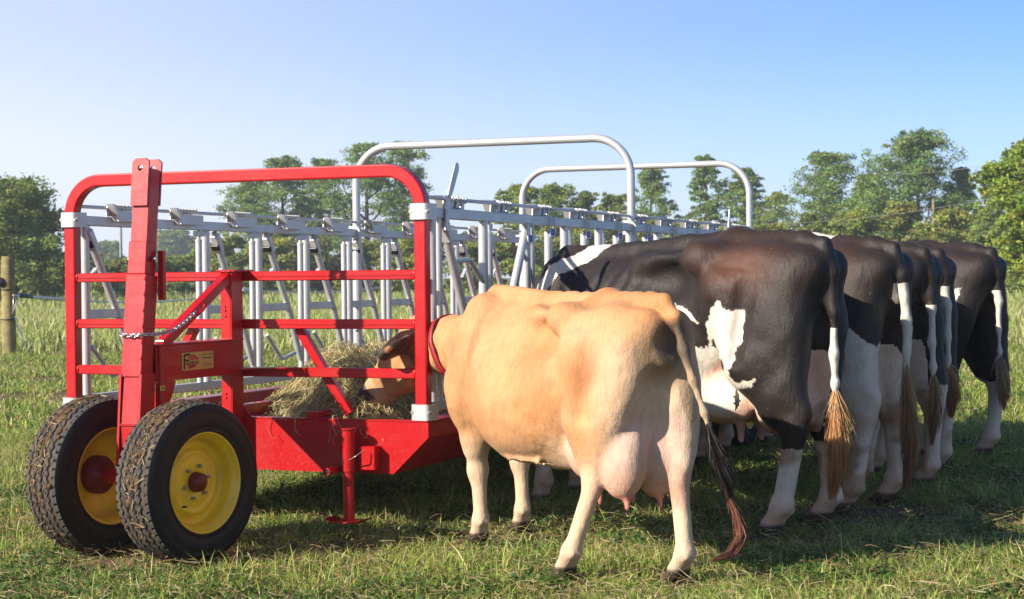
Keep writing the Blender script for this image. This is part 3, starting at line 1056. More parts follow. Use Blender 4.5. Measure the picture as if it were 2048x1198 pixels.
for k in range(10):
    u = .80 + .65 * k
    if u < LEN - .3:
        inst('post', POST, pr_, (u, 0, 0))
        inst('stop_post', THIN, pr_, (u + .095, .004, 0))
        inst('stop_lug', ROLL, pr_, (u + .16, .03, 0))
    if k >= 2 and u < LEN - .3:
        inst('locking_arm', VARM, pr_, (u - .30, -.006, 0))
        inst('arm_loop', LOOP, pr_, (u - .30, 0, 0))
        inst('blue_pad', BLUE, pr_, (u - .30, 0, 0))
    u2 = .36 + .65 * k
    if u2 < LEN - .3:
        inst('latch_block', BLOCK, pr_, (u2, 0, 0))
        inst('latch_lugs', LUGS, pr_, (u2, 0, 0))
        for j in range(3):
            inst('latch_lug', GRIP, pr_, (u2 - .01 + j * .07, .004, -.012 + .003 * (j % 2)), (.8, 1, 1))
MB().tube([(.235, -.006, ZR - .03), (.505, -.006, 1.14), (.62, -.006, .92)], .023, 14).build('locking_arm', 'galvanised', pr_)
MB().bar((.25, -.012, ZR - .05), (.30, -.012, ZR - .145), .05, .046, .006).build('arm_cap', 'zinc_plate', pr_)
MB().bar((.275, -.004, ZR - .10), (.30, -.004, ZR - .15), .062, .03, .004).build('bumper', 'black_plastic', pr_)
MB().tube(fillet([(.40, -.004, 1.385), (.60, -.004, 1.395), (.80, -.004, 1.265), (.92, -.004, 1.05)], .08, 6), .0135, 10).build('yoke_rod', 'galvanised', pr_)
MB().tube([(1.435, -.006, ZR - .05), (1.22, -.006, 1.22), (1.10, -.006, .98)], .0245, 14).build('locking_arm', 'galvanised', pr_)
MB().tube(fillet([(1.36, -.006, 1.45), (1.43, -.006, 1.40), (1.50, -.006, 1.33), (1.57, -.006, 1.10)], .06, 6), .0125, 10).build('yoke_rod', 'galvanised', pr_)
inst('arm_loop', LOOP, pr_, (1.43, 0, -.045))
inst('blue_pad', BLUE, pr_, (1.43, 0, -.045))
# lever handle: flat paddle on a stem
lv = MB().bar((.225, -.035, ZR - .09), (.262, -.035, ZR + .12), .012, .040, .002)
lev = lv.build('lever', 'galvanised', feeder)
pd = MB()
c0, c1 = np.array([.250, -.036, ZR + .085]), np.array([.365, -.036, ZR + .262])
d = (c1 - c0) / np.linalg.norm(c1 - c0); w_ = np.array([d[2], 0, -d[0]])
poly = []
for t, hw in ((0, .018), (.25, .024), (.85, .027)):
    poly.append(c0 + (c1 - c0) * t + w_ * hw)
for a in np.linspace(0, math.pi, 7)[1:-1]:
    poly.append(c0 + (c1 - c0) * .87 + w_ * .026 * math.cos(a) + d * .030 * math.sin(a))
for t, hw in ((.85, .027), (.25, .024), (0, .018)):
    poly.append(c0 + (c1 - c0) * t - w_ * hw)
pd.prism([(p[0], p[2]) for p in poly], lambda a, b, t: (a, t, b), -.044, -.038)
pd.build('lever_paddle', 'galvanised', lev)
MB().bar((5.95, -.03, ZR), (6.0, -.03, ZR + .20), .010, .05, .002).build('lever', 'galvanised', feeder)
# pipe hoops
for u, top in ((3.45, 2.250), (6.78, 2.262)):
    path = fillet([(u, .0, ZR + .02), (u, .0, top), (u, WID, top), (u, WID, ZR + .02)], .27, 14)
    h = MB().tube(path, .0285, 16).build('hoop', 'galvanised', feeder)
    for v in (0, WID):
        MB().tube([(u, v, .60), (u, v, ZR + .05)], .034, 16).build('hoop_socket', 'galvanised', h)
        MB().box(u - .05, u - .036, v - .05, v + .05, ZR - .05, ZR + .05, .003).build('socket_plate', 'zinc_plate', h)
# ------------------------------------------------------------------ cattle: each body is one surface grown from a distance field
def surface_nets(F, org, h):
    S = F < 0
    nx, ny, nz = F.shape
    cnt = np.zeros((nx - 1, ny - 1, nz - 1), np.int8)
    for dx in (0, 1):
        for dy in (0, 1):
            for dz in (0, 1):
                cnt += S[dx:nx - 1 + dx, dy:ny - 1 + dy, dz:nz - 1 + dz]
    idx = np.argwhere((cnt > 0) & (cnt < 8))
    vid = -np.ones(cnt.shape, np.int64)
    vid[idx[:, 0], idx[:, 1], idx[:, 2]] = np.arange(len(idx))
    pos = np.zeros((len(idx), 3)); num = np.zeros(len(idx))
    corners = [(a, b, c) for a in (0, 1) for b in (0, 1) for c in (0, 1)]
    for a in corners:
        for ax_ in range(3):
            if a[ax_]: continue
            b = list(a); b[ax_] = 1
            fa = F[idx[:, 0] + a[0], idx[:, 1] + a[1], idx[:, 2] + a[2]]
            fb = F[idx[:, 0] + b[0], idx[:, 1] + b[1], idx[:, 2] + b[2]]
            m = (fa < 0) != (fb < 0)
            t = fa[m] / (fa[m] - fb[m])
            p = np.tile(np.array(a, float), (m.sum(), 1)); p[:, ax_] = t
            pos[m] += p; num[m] += 1
    V = (pos / num[:, None] + idx) * h + org
    quads = []
    for ax_ in range(3):
        b, c = (ax_ + 1) % 3, (ax_ + 2) % 3
        sl0 = [slice(1, -1)] * 3; sl1 = [slice(1, -1)] * 3
        sl0[ax_] = slice(0, -1); sl1[ax_] = slice(1, None)
        ch = S[tuple(sl0)] != S[tuple(sl1)]
        e = np.argwhere(ch)
        e[:, b] += 1; e[:, c] += 1
        flip = S[e[:, 0], e[:, 1], e[:, 2]]
        q = []
        for db, dc in ((-1, -1), (0, -1), (0, 0), (-1, 0)):
            k = e.copy(); k[:, b] += db; k[:, c] += dc
            q.append(vid[k[:, 0], k[:, 1], k[:, 2]])
        q = np.stack(q, 1)
        q[~flip] = q[~flip][:, ::-1]
        quads.append(q)
    return V, np.concatenate(quads)

class Field:
    def __init__(self, lo, hi, h):
        self.h = h; self.lo = np.array(lo, float)
        self.n = np.ceil((np.array(hi) - self.lo) / h).astype(int) + 1
        self.F = np.full(self.n, .5, np.float32)
    def grid(self, lo, hi):
        a = np.clip(np.floor((np.array(lo) - self.lo) / self.h).astype(int), 0, self.n)
        b = np.clip(np.ceil((np.array(hi) - self.lo) / self.h).astype(int) + 1, 0, self.n)
        ax_ = [self.lo[i] + self.h * np.arange(a[i], b[i]) for i in range(3)]
        sl = tuple(slice(a[i], b[i]) for i in range(3))
        return sl, (ax_[0][:, None, None].astype(np.float32), ax_[1][None, :, None].astype(np.float32), ax_[2][None, None, :].astype(np.float32))
    def join(self, sl, d, k, sub=False):
        A = self.F[sl]
        if sub:
            d = -d
            hh = np.maximum(k - np.abs(A - d), 0) / k
            self.F[sl] = np.maximum(A, d) + hh * hh * k * .25
        else:
            hh = np.maximum(k - np.abs(A - d), 0) / k
            self.F[sl] = np.minimum(A, d) - hh * hh * k * .25
    def cone(self, a, b, ra, rb, k=.03, sub=False, flat=None):
        a = np.array(a, float); b = np.array(b, float)
        m = max(ra, rb) + k + 3 * self.h
        if flat: m *= max(1, max(flat))
        sl, (X, Y, Z) = self.grid(np.minimum(a, b) - m, np.maximum(a, b) + m)
        d = b - a; L2 = float(d @ d) + 1e-9
        t = np.clip(((X - a[0]) * d[0] + (Y - a[1]) * d[1] + (Z - a[2]) * d[2]) / L2, 0, 1)
        dx, dy, dz = X - a[0] - t * d[0], Y - a[1] - t * d[1], Z - a[2] - t * d[2]
        if flat:
            dx, dy, dz = dx / flat[0], dy / flat[1], dz / flat[2]
        r = ra + (rb - ra) * t
        D = np.sqrt(dx * dx + dy * dy + dz * dz) - r
        if flat: D = D * min(flat)
        self.join(sl, D, k, sub)
    def chain(self, pts, rs, k=.03, flat=None):
        for i in range(len(pts) - 1):
            self.cone(pts[i], pts[i + 1], rs[i], rs[i + 1], k, False, flat)
    def ell(self, c, r, k=.05, sub=False, rot=None):
        c = np.array(c, float); r = np.array(r, float)
        m = max(r) + k + 3 * self.h
        sl, (X, Y, Z) = self.grid(c - m, c + m)
        x, y, z = X - c[0], Y - c[1], Z - c[2]
        if rot is not None:
            A = np.array(rot)
            x, y, z = (A[0, 0] * x + A[1, 0] * y + A[2, 0] * z, A[0, 1] * x + A[1, 1] * y + A[2, 1] * z, A[0, 2] * x + A[1, 2] * y + A[2, 2] * z)
        k0 = np.sqrt((x / r[0]) ** 2 + (y / r[1]) ** 2 + (z / r[2]) ** 2)
        k1 = np.sqrt((x / r[0] ** 2) ** 2 + (y / r[1] ** 2) ** 2 + (z / r[2] ** 2) ** 2) + 1e-6
        self.join(sl, k0 * (k0 - 1) / k1, k, sub)
    def loft(self, st, k=.05):
        """st rows: x, z_top, z_bottom, half_width, z_of_width, top exponent, bottom exponent"""
        st = np.array(st, float)
        lo = (st[:, 0].min() - .1, -st[:, 3].max() - .12, st[:, 2].min() - .12)
        hi = (st[:, 0].max() + .1, st[:, 3].max() + .12, st[:, 1].max() + .12)
        sl, (X, Y, Z) = self.grid(lo, hi)
        x = X[:, 0, 0]
        xs = np.linspace(st[0, 0], st[-1, 0], 200)
        def smooth(col):
            y = np.interp(xs, st[:, 0], st[:, col])
            kx = np.exp(-np.linspace(-2, 2, 25) ** 2); kx /= kx.sum()
            y2 = np.convolve(np.pad(y, 12, mode='edge'), kx, 'valid')
            return np.interp(x, xs, y2)[:, None, None]
        zt, zb, w, zw, et, eb = (smooth(c) for c in range(1, 7))
        top = Z > zw
        hz = np.where(top, zt - zw, zw - zb)
        e = np.where(top, et, eb)
        q = ((np.abs(Y) / w) ** e + (np.abs(Z - zw) / hz) ** e + 1e-9) ** (1 / e)
        D = (q - 1) * np.minimum(w, hz) * .9
        ex = np.maximum(st[0, 0] - X, X - st[-1, 0])
        D = np.where(ex > 0, np.sqrt(np.maximum(D, 0) ** 2 + ex ** 2), D)
        self.join(sl, D.astype(np.float32), k)

def lerp(a, b, t): return np.array(a) * (1 - t) + np.array(b) * t

def cow_field(s, hoofs, head, tail, vox, w=1.0, milk=1.0, thin=1.0, seed=0, belly=0.0, leg=1.0, bony=1.0, hockb=.125):
    """s: size against a 1.22 m hip; hoofs: hind left/right, fore left/right (x, y) in metres; head: poll, muzzle, side turn; tail points"""
    Fd = Field((-.95 * s, -.62 * s, -.02), (2.45 * s, .85 * s, 1.42 * s), vox)
    def fwd(x): return x if x < .6 else .6 + (x - .6) * .86
    def S(*p): return np.array((fwd(p[0]),) + tuple(p[1:])) * s
    st = [(-.33, 1.10, .94, .05, 1.03, 2, 2), (-.27, 1.165, .90, .100, 1.04, 1.9, 2.2), (-.15, 1.205, .83, .145, 1.03, 1.8, 2.2), (.0, 1.215, .74, .180, .99, 1.7, 2.2),
          (.18, 1.215, .62, .220, .92, 1.6, 2.2), (.36, 1.190, .51, .255, .80, 1.55, 2.2), (.58, 1.185, .460, .300, .74, 1.55, 2.2),
          (.84, 1.195, .440, .320, .74, 1.6, 2.2), (1.08, 1.215, .475, .285, .78, 1.6, 2.2), (1.27, 1.240, .530, .220, .83, 1.6, 2.2),
          (1.38, 1.205, .580, .165, .86, 1.8, 2.1), (1.48, 1.10, .66, .10, .86, 2, 2)]
    st = [(fwd(a) * s, b * s, (c - belly * math.exp(-((a - .8) / .4) ** 2)) * s, d * s * w, e * s, f, g_) for a, b, c, d, e, f, g_ in st]
    Fd.loft(st)
    for sd in (1, -1):
        y = sd * w
        # hip, pin, thurl, loin edge
        hk = S(.19, .205 * y, 1.118)
        Fd.ell(hk, S(.055, .035, .035) * (.7 + .3 * bony), .055 * s)
        Fd.cone(hk, S(.14, .04 * y, 1.195), .026 * s, .032 * s, .075 * s)
        Fd.cone(hk, S(-.27, .088 * y, 1.088), .022 * s, .032 * s, .10 * s)
        Fd.ell(S(-.285, .088 * y, 1.085), S(.05, .045, .05), .07 * s)
        Fd.cone(hk, S(.62, .125 * y, 1.130), .020 * s, .016 * s, .10 * s)
        Fd.ell(S(.02, .190 * y, 1.0), S(.10, .065, .07), .07 * s)
        # hollow of the flank and between hip and pin
        Fd.ell(S(.41, .250 * y, 1.035), S(.135, .095, .078), .075 * s, True)
        Fd.ell(S(-.03, .228 * y, 1.08), S(.12, .065, .045), .06 * s, True)
        # hind limb
        hx, hy = hoofs[0 if sd > 0 else 1]
        hb = hockb[0 if sd > 0 else 1] if isinstance(hockb, tuple) else hockb
        hock = np.array([hx - hb * s, lerp(hy, .125 * y * s, .62), .465 * s])
        stifle = np.array([-.005 * s + .25 * hx, .200 * y * s, .70 * s])
        flat = (1.0, .56, 1.0)
        pts = [S(-.085, .128 * y, .98), S(-.095, .148 * y, .83) + np.array([.1 * hx, 0, 0]), S(-.075, .160 * y, .70) + np.array([.3 * hx, 0, 0]),
               lerp(S(-.045, .155 * y, .62) + np.array([.5 * hx, 0, 0]), hock, .55), hock + S(.02, 0, .05)]
        rs = [.170 * s, .158 * s, .122 * s, .078 * s, .050 * s * leg]
        Fd.chain(pts, rs, .07 * s, flat)
        Fd.cone(S(-.215, .096 * y, 1.02), pts[3] + S(-.02, 0, .04), .066 * s, .050 * s, .09 * s)
        Fd.cone(S(.05, .165 * y, .97), stifle, .115 * s, .076 * s, .10 * s)
        Fd.cone(stifle, pts[3] + S(.025, 0, .02), .074 * s, .050 * s, .07 * s)
        Fd.cone(hock + S(-.045, 0, .055), pts[3] + S(-.05, 0, .04), .018 * s, .024 * s, .045 * s)  # tendon
        Fd.ell(hock + S(-.03, 0, .03), S(.036, .026, .042), .035 * s)
        Fd.ell(hock + S(.008, 0, -.012), S(.046, .040, .055) * leg, .04 * s)
        fet = np.array([hx - .052 * s, hy, .135 * s])
        Fd.cone(hock + S(.0, 0, -.03), fet, .0365 * s * leg, .0315 * s * leg, .04 * s)
        Fd.cone(hock + S(-.026, 0, -.03), fet + S(-.02, 0, .02), .020 * s * leg, .018 * s * leg, .03 * s)
        Fd.ell(fet, S(.041, .041, .040) * leg, .025 * s)
        for e in (-1, 1):
            Fd.ell(fet + S(-.038, .018 * e, -.012), S(.014, .012, .016), .012 * s)         # dew claws
            Fd.cone(fet + S(.012, .012 * e, -.022), (hx + .0 * s, hy + .017 * e * s, .058 * s), .029 * s * leg, .031 * s * leg, .02 * s)
            Fd.cone((hx + .0 * s, hy + .021 * e * s, .045 * s), (hx + .055 * s, hy + .021 * e * s, .022 * s), .033 * s, .021 * s, .008 * s)
        # muscle grooves of the thigh, fold in front of the stifle
        Fd.cone(S(-.10, .282 * y, 1.0), S(-.055, .284 * y, .72), .010 * s, .010 * s, .075 * s, True)
        Fd.cone(S(.115, .300 * y, .86), S(.10, .290 * y, .62) + np.array([.25 * hx, 0, 0]), .012 * s, .010 * s, .07 * s, True)
        # milk vein along the belly
        vp = [S(.30 + .12 * k, (.17 + .02 * math.sin(k * 2.1)) * y, .475 - .012 * math.sin(math.pi * k / 5) + .006 * math.sin(k * 3)) for k in range(6)]
        if milk > 0: Fd.chain(vp, [.004 * s] * 6, .03 * s)
        # shoulder and fore limb
        fx, fy = hoofs[2 if sd > 0 else 3]
        blade = S(1.25, .120 * y, 1.15); pt = S(1.35, .170 * y, .80)
        elbow = np.array([lerp(fx - .045 * s, 1.22 * s, .5), lerp(fy, .20 * y * s, .55), .655 * s])
        knee = np.array([fx + .012 * s, fy, .365 * s])
        Fd.cone(blade, pt, .050 * s, .066 * s, .10 * s)
        Fd.cone(S(1.11, .20 * y, 1.08), S(1.13, .285 * y, .78), .014 * s, .014 * s, .07 * s, True)     # behind the shoulder blade
        Fd.cone(S(1.20, .13 * y, 1.12), elbow + S(-.02, 0, .1), .05 * s, .085 * s, .10 * s)
        Fd.cone(pt, elbow + S(.03, 0, .05), .085 * s, .09 * s, .08 * s)
        Fd.cone(elbow + S(.02, 0, .03), lerp(elbow, knee, .6), .088 * s, .056 * s, .07 * s)
        Fd.cone(lerp(elbow, knee, .5), knee + S(0, 0, .02), .060 * s, .041 * s, .04 * s)
        Fd.ell(knee + S(.006, 0, 0), S(.043, .043, .056) * leg, .035 * s)
        ff = np.array([fx - .01 * s, fy, .128 * s])
        Fd.cone(knee, ff, .035 * s * leg, .030 * s * leg, .04 * s)
        Fd.cone(knee + S(-.022, 0, -.02), ff + S(-.018, 0, .02), .018 * s, .016 * s, .03 * s)
        Fd.ell(ff, S(.038, .038, .038) * leg, .025 * s)
        for e in (-1, 1):
            Fd.ell(ff + S(-.036, .017 * e, -.012), S(.013, .011, .015), .012 * s)
            Fd.cone(ff + S(.008, .012 * e, -.02), (fx + .012 * s, fy + .016 * e * s, .056 * s), .028 * s, .030 * s, .02 * s)
            Fd.cone((fx + .012 * s, fy + .020 * e * s, .045 * s), (fx + .06 * s, fy + .020 * e * s, .022 * s), .032 * s, .020 * s, .008 * s)
    if milk > 0:          # udder: quarters, teats, rear attachment; meets the thighs in a crease
        Fd.cone(S(-.20, 0, .93), S(-.11, 0, .64), .060 * s, .095 * s * milk, .04 * s)
        Fd.ell(S(-.06, 0, .61), S(.125 * milk, .125 * milk, .17 * milk), .012 * s)
        for sd in (1, -1):
            Fd.ell(S(-.105, .074 * sd * milk, .555), S(.115 * milk, .088 * milk, .175 * milk), .016 * s)
            Fd.ell(S(.12, .075 * sd * milk, .545), S(.15 * milk, .092 * milk, .120 * milk), .03 * s)
            for tx in (-.135, .09):
                tz = .40 - (milk - 1) * .17
                Fd.cone(S(tx, .068 * sd * milk, tz + .03), S(tx - .008, .074 * sd * milk, tz - .055), .019 * s, .012 * s, .018 * s)
        Fd.cone(S(.25, 0, .53), S(.55, 0, .50), .10 * s, .06 * s, .10 * s)
        Fd.ell(S(-.235, 0, .56), S(.04, .010, .16), .03 * s, True)       # cleft between the rear quarters
    # spine, withers, brisket
    Fd.cone(S(-.20, 0, 1.195), S(.45, 0, 1.195), .020 * s, .020 * s, .06 * s)
    Fd.cone(S(.45, 0, 1.195), S(1.30, 0, 1.235), .018 * s, .024 * s, .06 * s)
    rr = np.random.default_rng(seed)
    for xx in np.arange(-.1, 1.3, .085):
        Fd.ell(S(xx, 0, 1.203 + (.022 * max(0, xx - .5)) + .006 * rr.random()), S(.028, .015, .016), .03 * s)
    Fd.cone(S(1.26, 0, .62), S(1.40, 0, .60), .085 * s, .05 * s, .10 * s)
    # neck and head
    poll, muz = np.array(head[0]), np.array(head[1])
    sidev = np.array(head[2], float); sidev /= np.linalg.norm(sidev)
    nb = S(1.26, 0, .99)
    mid = lerp(nb, poll, .55) + np.array([0, 0, -.01 * s])
    Fd.cone(nb, mid, .140 * s, .105 * s, .13 * s, False, None)
    Fd.cone(S(1.29, 0, .86), mid + np.array([0, 0, -.07 * s]), .115 * s, .085 * s, .11 * s)
    Fd.cone(mid, poll, .115 * s, .085 * s, .08 * s)
    Fd.cone(mid + np.array([0, 0, -.06 * s]), lerp(poll, muz, .25) + np.array([0, 0, -.02 * s]), .095 * s, .08 * s, .07 * s)
    ax0 = (muz - poll); hl = np.linalg.norm(ax0); ax0 /= hl
    sidev = sidev - ax0 * (sidev @ ax0); sidev /= np.linalg.norm(sidev)
    upv = np.cross(ax0, sidev)
    if upv[2] < 0 and abs(ax0[2]) < .9: upv = -upv
    if upv @ np.array([1, 0, .6]) < 0: upv = -upv      # forehead side looks forward and up
    hs = s * 1.22
    def Hp(a, b, c): return poll + ax0 * a * hs + sidev * b * hs + upv * c * hs
    s_body = s; s = hs
    Fd.cone(Hp(.0, 0, 0), Hp(.14, 0, .0), .092 * s, .088 * s, .05 * s)
    Fd.cone(Hp(.13, 0, .012), Hp(.36, 0, .008), .080 * s, .056 * s, .05 * s)
    Fd.cone(Hp(.14, 0, -.06), Hp(.36, 0, -.03), .075 * s, .042 * s, .05 * s)
    Fd.ell(Hp(.40, 0, -.003), S(.062, .062, .056), .03 * s)
    Fd.ell(Hp(.425, 0, -.035), S(.042, .042, .034), .03 * s)
    for e in (-1, 1):
        Fd.ell(Hp(.10, .075 * e, .035), S(.035, .025, .03), .03 * s)
        Fd.ell(Hp(.13, .066 * e, -.075), S(.06, .03, .06), .04 * s)
        Fd.ell(Hp(.435, .034 * e, .022), S(.013, .011, .013), .012 * s, True)
        A0 = Hp(.01, .085 * e, -.005); tip = A0 + sidev * e * .19 * s - np.array([0, 0, .01 * s]) - upv * .02 * s
        Fd.chain([A0, lerp(A0, tip, .5) , tip], [.028 * s, .052 * s, .022 * s], .02 * s, None) if False else None
        earn = np.cross(sidev * e, ax0); 
        for t in np.linspace(0, 1, 7):
            c = lerp(A0, tip, t)
            er = np.stack([sidev, ax0, upv], 1)
            rw = (.024 + .046 * math.sin(math.pi * min(1, t * .82 + .12))) * s
            Fd.ell(c, (.020 * s + vox * .35, rw * .55 + vox * .2, rw), .012 * s) if False else Fd.ell(c, (rw * .8, rw, max(.015 * s, vox * 1.3)), .012 * s, False, er)
    s = s_body
    def S(*p): return np.array(p) * s_body
    # tail
    tp = [np.array(p) for p in tail]
    rs = np.linspace(.028, .0105, len(tp)) * s
    rs[0] = .045 * s
    Fd.chain(tp, np.maximum(rs, vox * 1.05), .03 * s)
    # ribs
    sl, (X, Y, Z) = Fd.grid(S(.45, -.5, .5), S(1.25, .5, 1.15))
    ph = (X / s + .22 * (Z / s - .8)) * 2 * np.pi / .088
    win = np.clip((X / s - .45) / .2, 0, 1) * np.clip((1.25 - X / s) / .2, 0, 1) * np.clip((Z / s - .52) / .2, 0, 1) * np.clip((1.15 - Z / s) / .12, 0, 1)
    Fd.F[sl] += (.0042 * s * np.sin(ph) * win * thin).astype(np.float32)
    # ground contact: cut flat
    sl, (X, Y, Z) = Fd.grid((-9, -9, -.1), (9, 9, .1))
    Fd.F[sl] = np.maximum(Fd.F[sl], (-(Z - .002)).astype(np.float32) + 0 * X + 0 * Y)
    V, Q = surface_nets(Fd.F, Fd.lo, vox)
    return V, Q, dict(Hp=Hp, sidev=sidev, upv=upv, ax0=ax0, poll=poll, mid=mid, nb=nb)

def relax(V, Q, n=2, lam=.5):
    e = np.concatenate([Q[:, [0, 1]], Q[:, [1, 2]], Q[:, [2, 3]], Q[:, [3, 0]]])
    deg = np.bincount(e[:, 0], minlength=len(V)) + np.bincount(e[:, 1], minlength=len(V))
    for _ in range(n):
        A = np.zeros_like(V)
        for k in range(3):
            A[:, k] = np.bincount(e[:, 0], V[e[:, 1], k], len(V)) + np.bincount(e[:, 1], V[e[:, 0], k], len(V))
        V = V + lam * (A / deg[:, None] - V)
    return V

def normals(V, Q):
    n = np.cross(V[Q[:, 2]] - V[Q[:, 0]], V[Q[:, 3]] - V[Q[:, 1]])
    Nn = np.zeros_like(V)
    for k in range(4):
        for a in range(3):
            Nn[:, a] += np.bincount(Q[:, k], n[:, a], len(V))
    return Nn / (np.linalg.norm(Nn, axis=1)[:, None] + 1e-12)

def vn3(P, sc, seed):
    """cheap smooth 3-D noise from crossed 2-D noises"""
    a = vnoise(P[:, 0] * sc + 11.3, P[:, 2] * sc + P[:, 1] * sc * .7, seed)
    b = vnoise(P[:, 1] * sc * 1.1 + 4.7 + P[:, 0] * sc * .6, P[:, 2] * sc * .9, seed + 5)
    return (a + b) * .5 - .5

def flesh(V, Q, s, seed):
    """skin is never even: slack, muscle and bone under the coat"""
    Nn = normals(V, Q)
    z = V[:, 2] / s
    body = sstep(.35, .6, z)
    d = .013 * vn3(V, 7.5, seed) + .0075 * vn3(V, 17, seed + 2) * body + .0032 * vn3(V * np.array([1, 1, .5]), 42, seed + 3)
    # loose skin folds on neck and brisket
    nk = sstep(1.12, 1.3, V[:, 0] / s) * sstep(.5, .7, z)
    d += .005 * nk * np.sin((V[:, 0] / s * .8 + z * .5) * 60 + 6 * vn3(V, 6, seed + 8))
    return V + Nn * (d * s * (.35 + .65 * body))[:, None]

def m_coat():
    """coat: two vertex colours and a signed field that decides between them with a hairy edge"""
    m, nt, out = new_mat('coat')
    c = coords(nt)
    a = N(nt, 'ShaderNodeVertexColor', layer_name='Col')
    b = N(nt, 'ShaderNodeVertexColor', layer_name='ColB')
    at = N(nt, 'ShaderNodeAttribute', attribute_name='patch')
    mp = N(nt, 'ShaderNodeMapping'); mp.inputs['Scale'].default_value = (1, 1, .35)
    L(nt, c, mp.inputs['Vector'])
    n1 = noise(nt, c, 24, 4, .6)
    n2 = noise(nt, mp.outputs[0], 150, 3, .6)
    f = math_n(nt, 'ADD', at.outputs['Fac'], math_n(nt, 'MULTIPLY', math_n(nt, 'SUBTRACT', n1, .5), .05))
    f = math_n(nt, 'ADD', f, math_n(nt, 'MULTIPLY', math_n(nt, 'SUBTRACT', n2, .5), .022))
    mr = N(nt, 'ShaderNodeMapRange'); L(nt, f, mr.inputs[0])
    mr.inputs[1].default_value = -.004; mr.inputs[2].default_value = .004
    col = mixc(nt, mr.outputs[0], a.outputs['Color'], b.outputs['Color'])
    # hair: fine streaks down the flank and soft mottling
    n3 = noise(nt, mp.outputs[0], 60, 4, .6)
    n4 = noise(nt, c, 5, 5, .6)
    col = mixc(nt, math_n(nt, 'MULTIPLY_ADD', n3, .5, -.12), col, tuple([.55] * 3), 'MULTIPLY') if False else col
    v = math_n(nt, 'ADD', math_n(nt, 'MULTIPLY_ADD', n3, .55, .725), math_n(nt, 'MULTIPLY_ADD', n4, .5, -.25))
    hs = N(nt, 'ShaderNodeHueSaturation'); L(nt, col, hs.inputs['Color']); L(nt, v, hs.inputs['Value'])
    # dung and dust specks
    n5 = noise(nt, c, 75, 2, .5)
    sp = ramp(nt, n5, [(.70, (0, 0, 0)), (.76, (1, 1, 1))])
    col2 = mixc(nt, math_n(nt, 'MULTIPLY', sp, .35), hs.outputs[0], (.30, .22, .15))
    nb_ = bump(nt, math_n(nt, 'ADD', math_n(nt, 'MULTIPLY', noise(nt, mp.outputs[0], 220, 2), .6), math_n(nt, 'MULTIPLY', n3, 1.4)), .4, .008)
    bw = N(nt, 'ShaderNodeRGBToBW'); L(nt, col2, bw.inputs[0])
    spc = math_n(nt, 'MAXIMUM', math_n(nt, 'MULTIPLY_ADD', bw.outputs[0], -.8, .36), .14)
    rgh = math_n(nt, 'ADD', math_n(nt, 'MULTIPLY_ADD', n4, .25, .44), math_n(nt, 'MULTIPLY', bw.outputs[0], .4))
    b_ = principled(nt, out, col2, rgh, 0, spc, nb_, sheen=.03)
    b_.inputs['Sheen Roughness'].default_value = .4
    M['coat'] = m
m_coat()
simple('eye_dark', (.01, .008, .006), .08, var=.1)
simple('collar_red', (.30, .012, .018), .5, var=.25, vscale=30, bstr=.2, bscale=200)
simple('tag_yellow', (.8, .62, .03), .4)

def build_cow(name, x, y, rz, V, Q, colA, colB, patch, label, group):
    root = empty(name, (x, y, 0), rz)
    tag(root, label, 'cow', group)
    me = np_mesh('body', V, Q.reshape(-1), np.full(len(Q), 4), colA, True)
    cb = me.color_attributes.new('ColB', 'FLOAT_COLOR', 'POINT')
    c4 = np.ones((len(V), 4), np.float32); c4[:, :3] = colB
    cb.data.foreach_set('color', c4.ravel())
    pa = me.attributes.new('patch', 'FLOAT', 'POINT')
    pa.data.foreach_set('value', patch.astype(np.float32))
    obj('body', me, 'coat', root)
    return root

def tail_switch(root, pts, n, spread, length, cols, seed, name='tail_switch', curl=0.0, wid=.0035, width_end=.6):
    """hair of the tail: strands that follow the guide points and fan out"""
    rg = np.random.default_rng(seed)
    G = np.array(pts, float)
    seg = np.r_[0, np.cumsum(np.linalg.norm(np.diff(G, axis=0), axis=1))]; seg /= seg[-1]
    K = 9
    t0 = rg.random(n) ** 1.3 * .6
    t1 = np.clip(t0 + .15 + rg.beta(1.6, 2.2, n) * .85, 0, rg.uniform(.72, 1.06, n))
    lock = rg.integers(0, 14, n)
    lockv = rg.normal(size=(14, 3))
    off = (rg.normal(size=(n, 3)) * .55 + lockv[lock] * .75) * spread
    ph = lock * .9 + rg.normal(0, .4, n); amp = rg.uniform(.2, 1, n) * curl
    P = np.zeros((n, K, 3))
    for k in range(K):
        t = t0 + (t1 - t0) * k / (K - 1)
        for a in range(3):
            P[:, k, a] = np.interp(t, seg, G[:, a])
        env = np.sin(np.pi * np.clip(t, 0, 1) ** .8) * .8 + .22
        P[:, k] += off * (env * (.25 + .75 * k / (K - 1)))[:, None]
        P[:, k, 0] += amp * np.sin(ph + t * 9) * (k / (K - 1))
        P[:, k, 1] += amp * np.cos(ph * 1.3 + t * 8) * (k / (K - 1))
    cc = np.array(cols)
    tt = t1
    ci = np.stack([np.interp(tt, np.linspace(0, 1, len(cc)), cc[:, a]) for a in range(3)], 1)
    ci *= rg.uniform(.65, 1.25, (n, 1))
    return strands(name, P, rg.uniform(.6, 1.3, n) * wid, ci, 'hair', root)

def eyes(root, info, s):
    for e in (-1, 1):
        c = info['Hp'](.105, .092 * e, .038)
        MB().ball(c, .0185 * s, 14, 10).build('eye', 'eye_dark', root)
# --- the tan cow at the near end
def heading(dx, dy):       # root rotation so that local x runs along (dx, dy)
    return math.atan2(dy, dx)

def sstep(a, b, x):
    t = np.clip((x - a) / (b - a), 0, 1)
    return t * t * (3 - 2 * t)

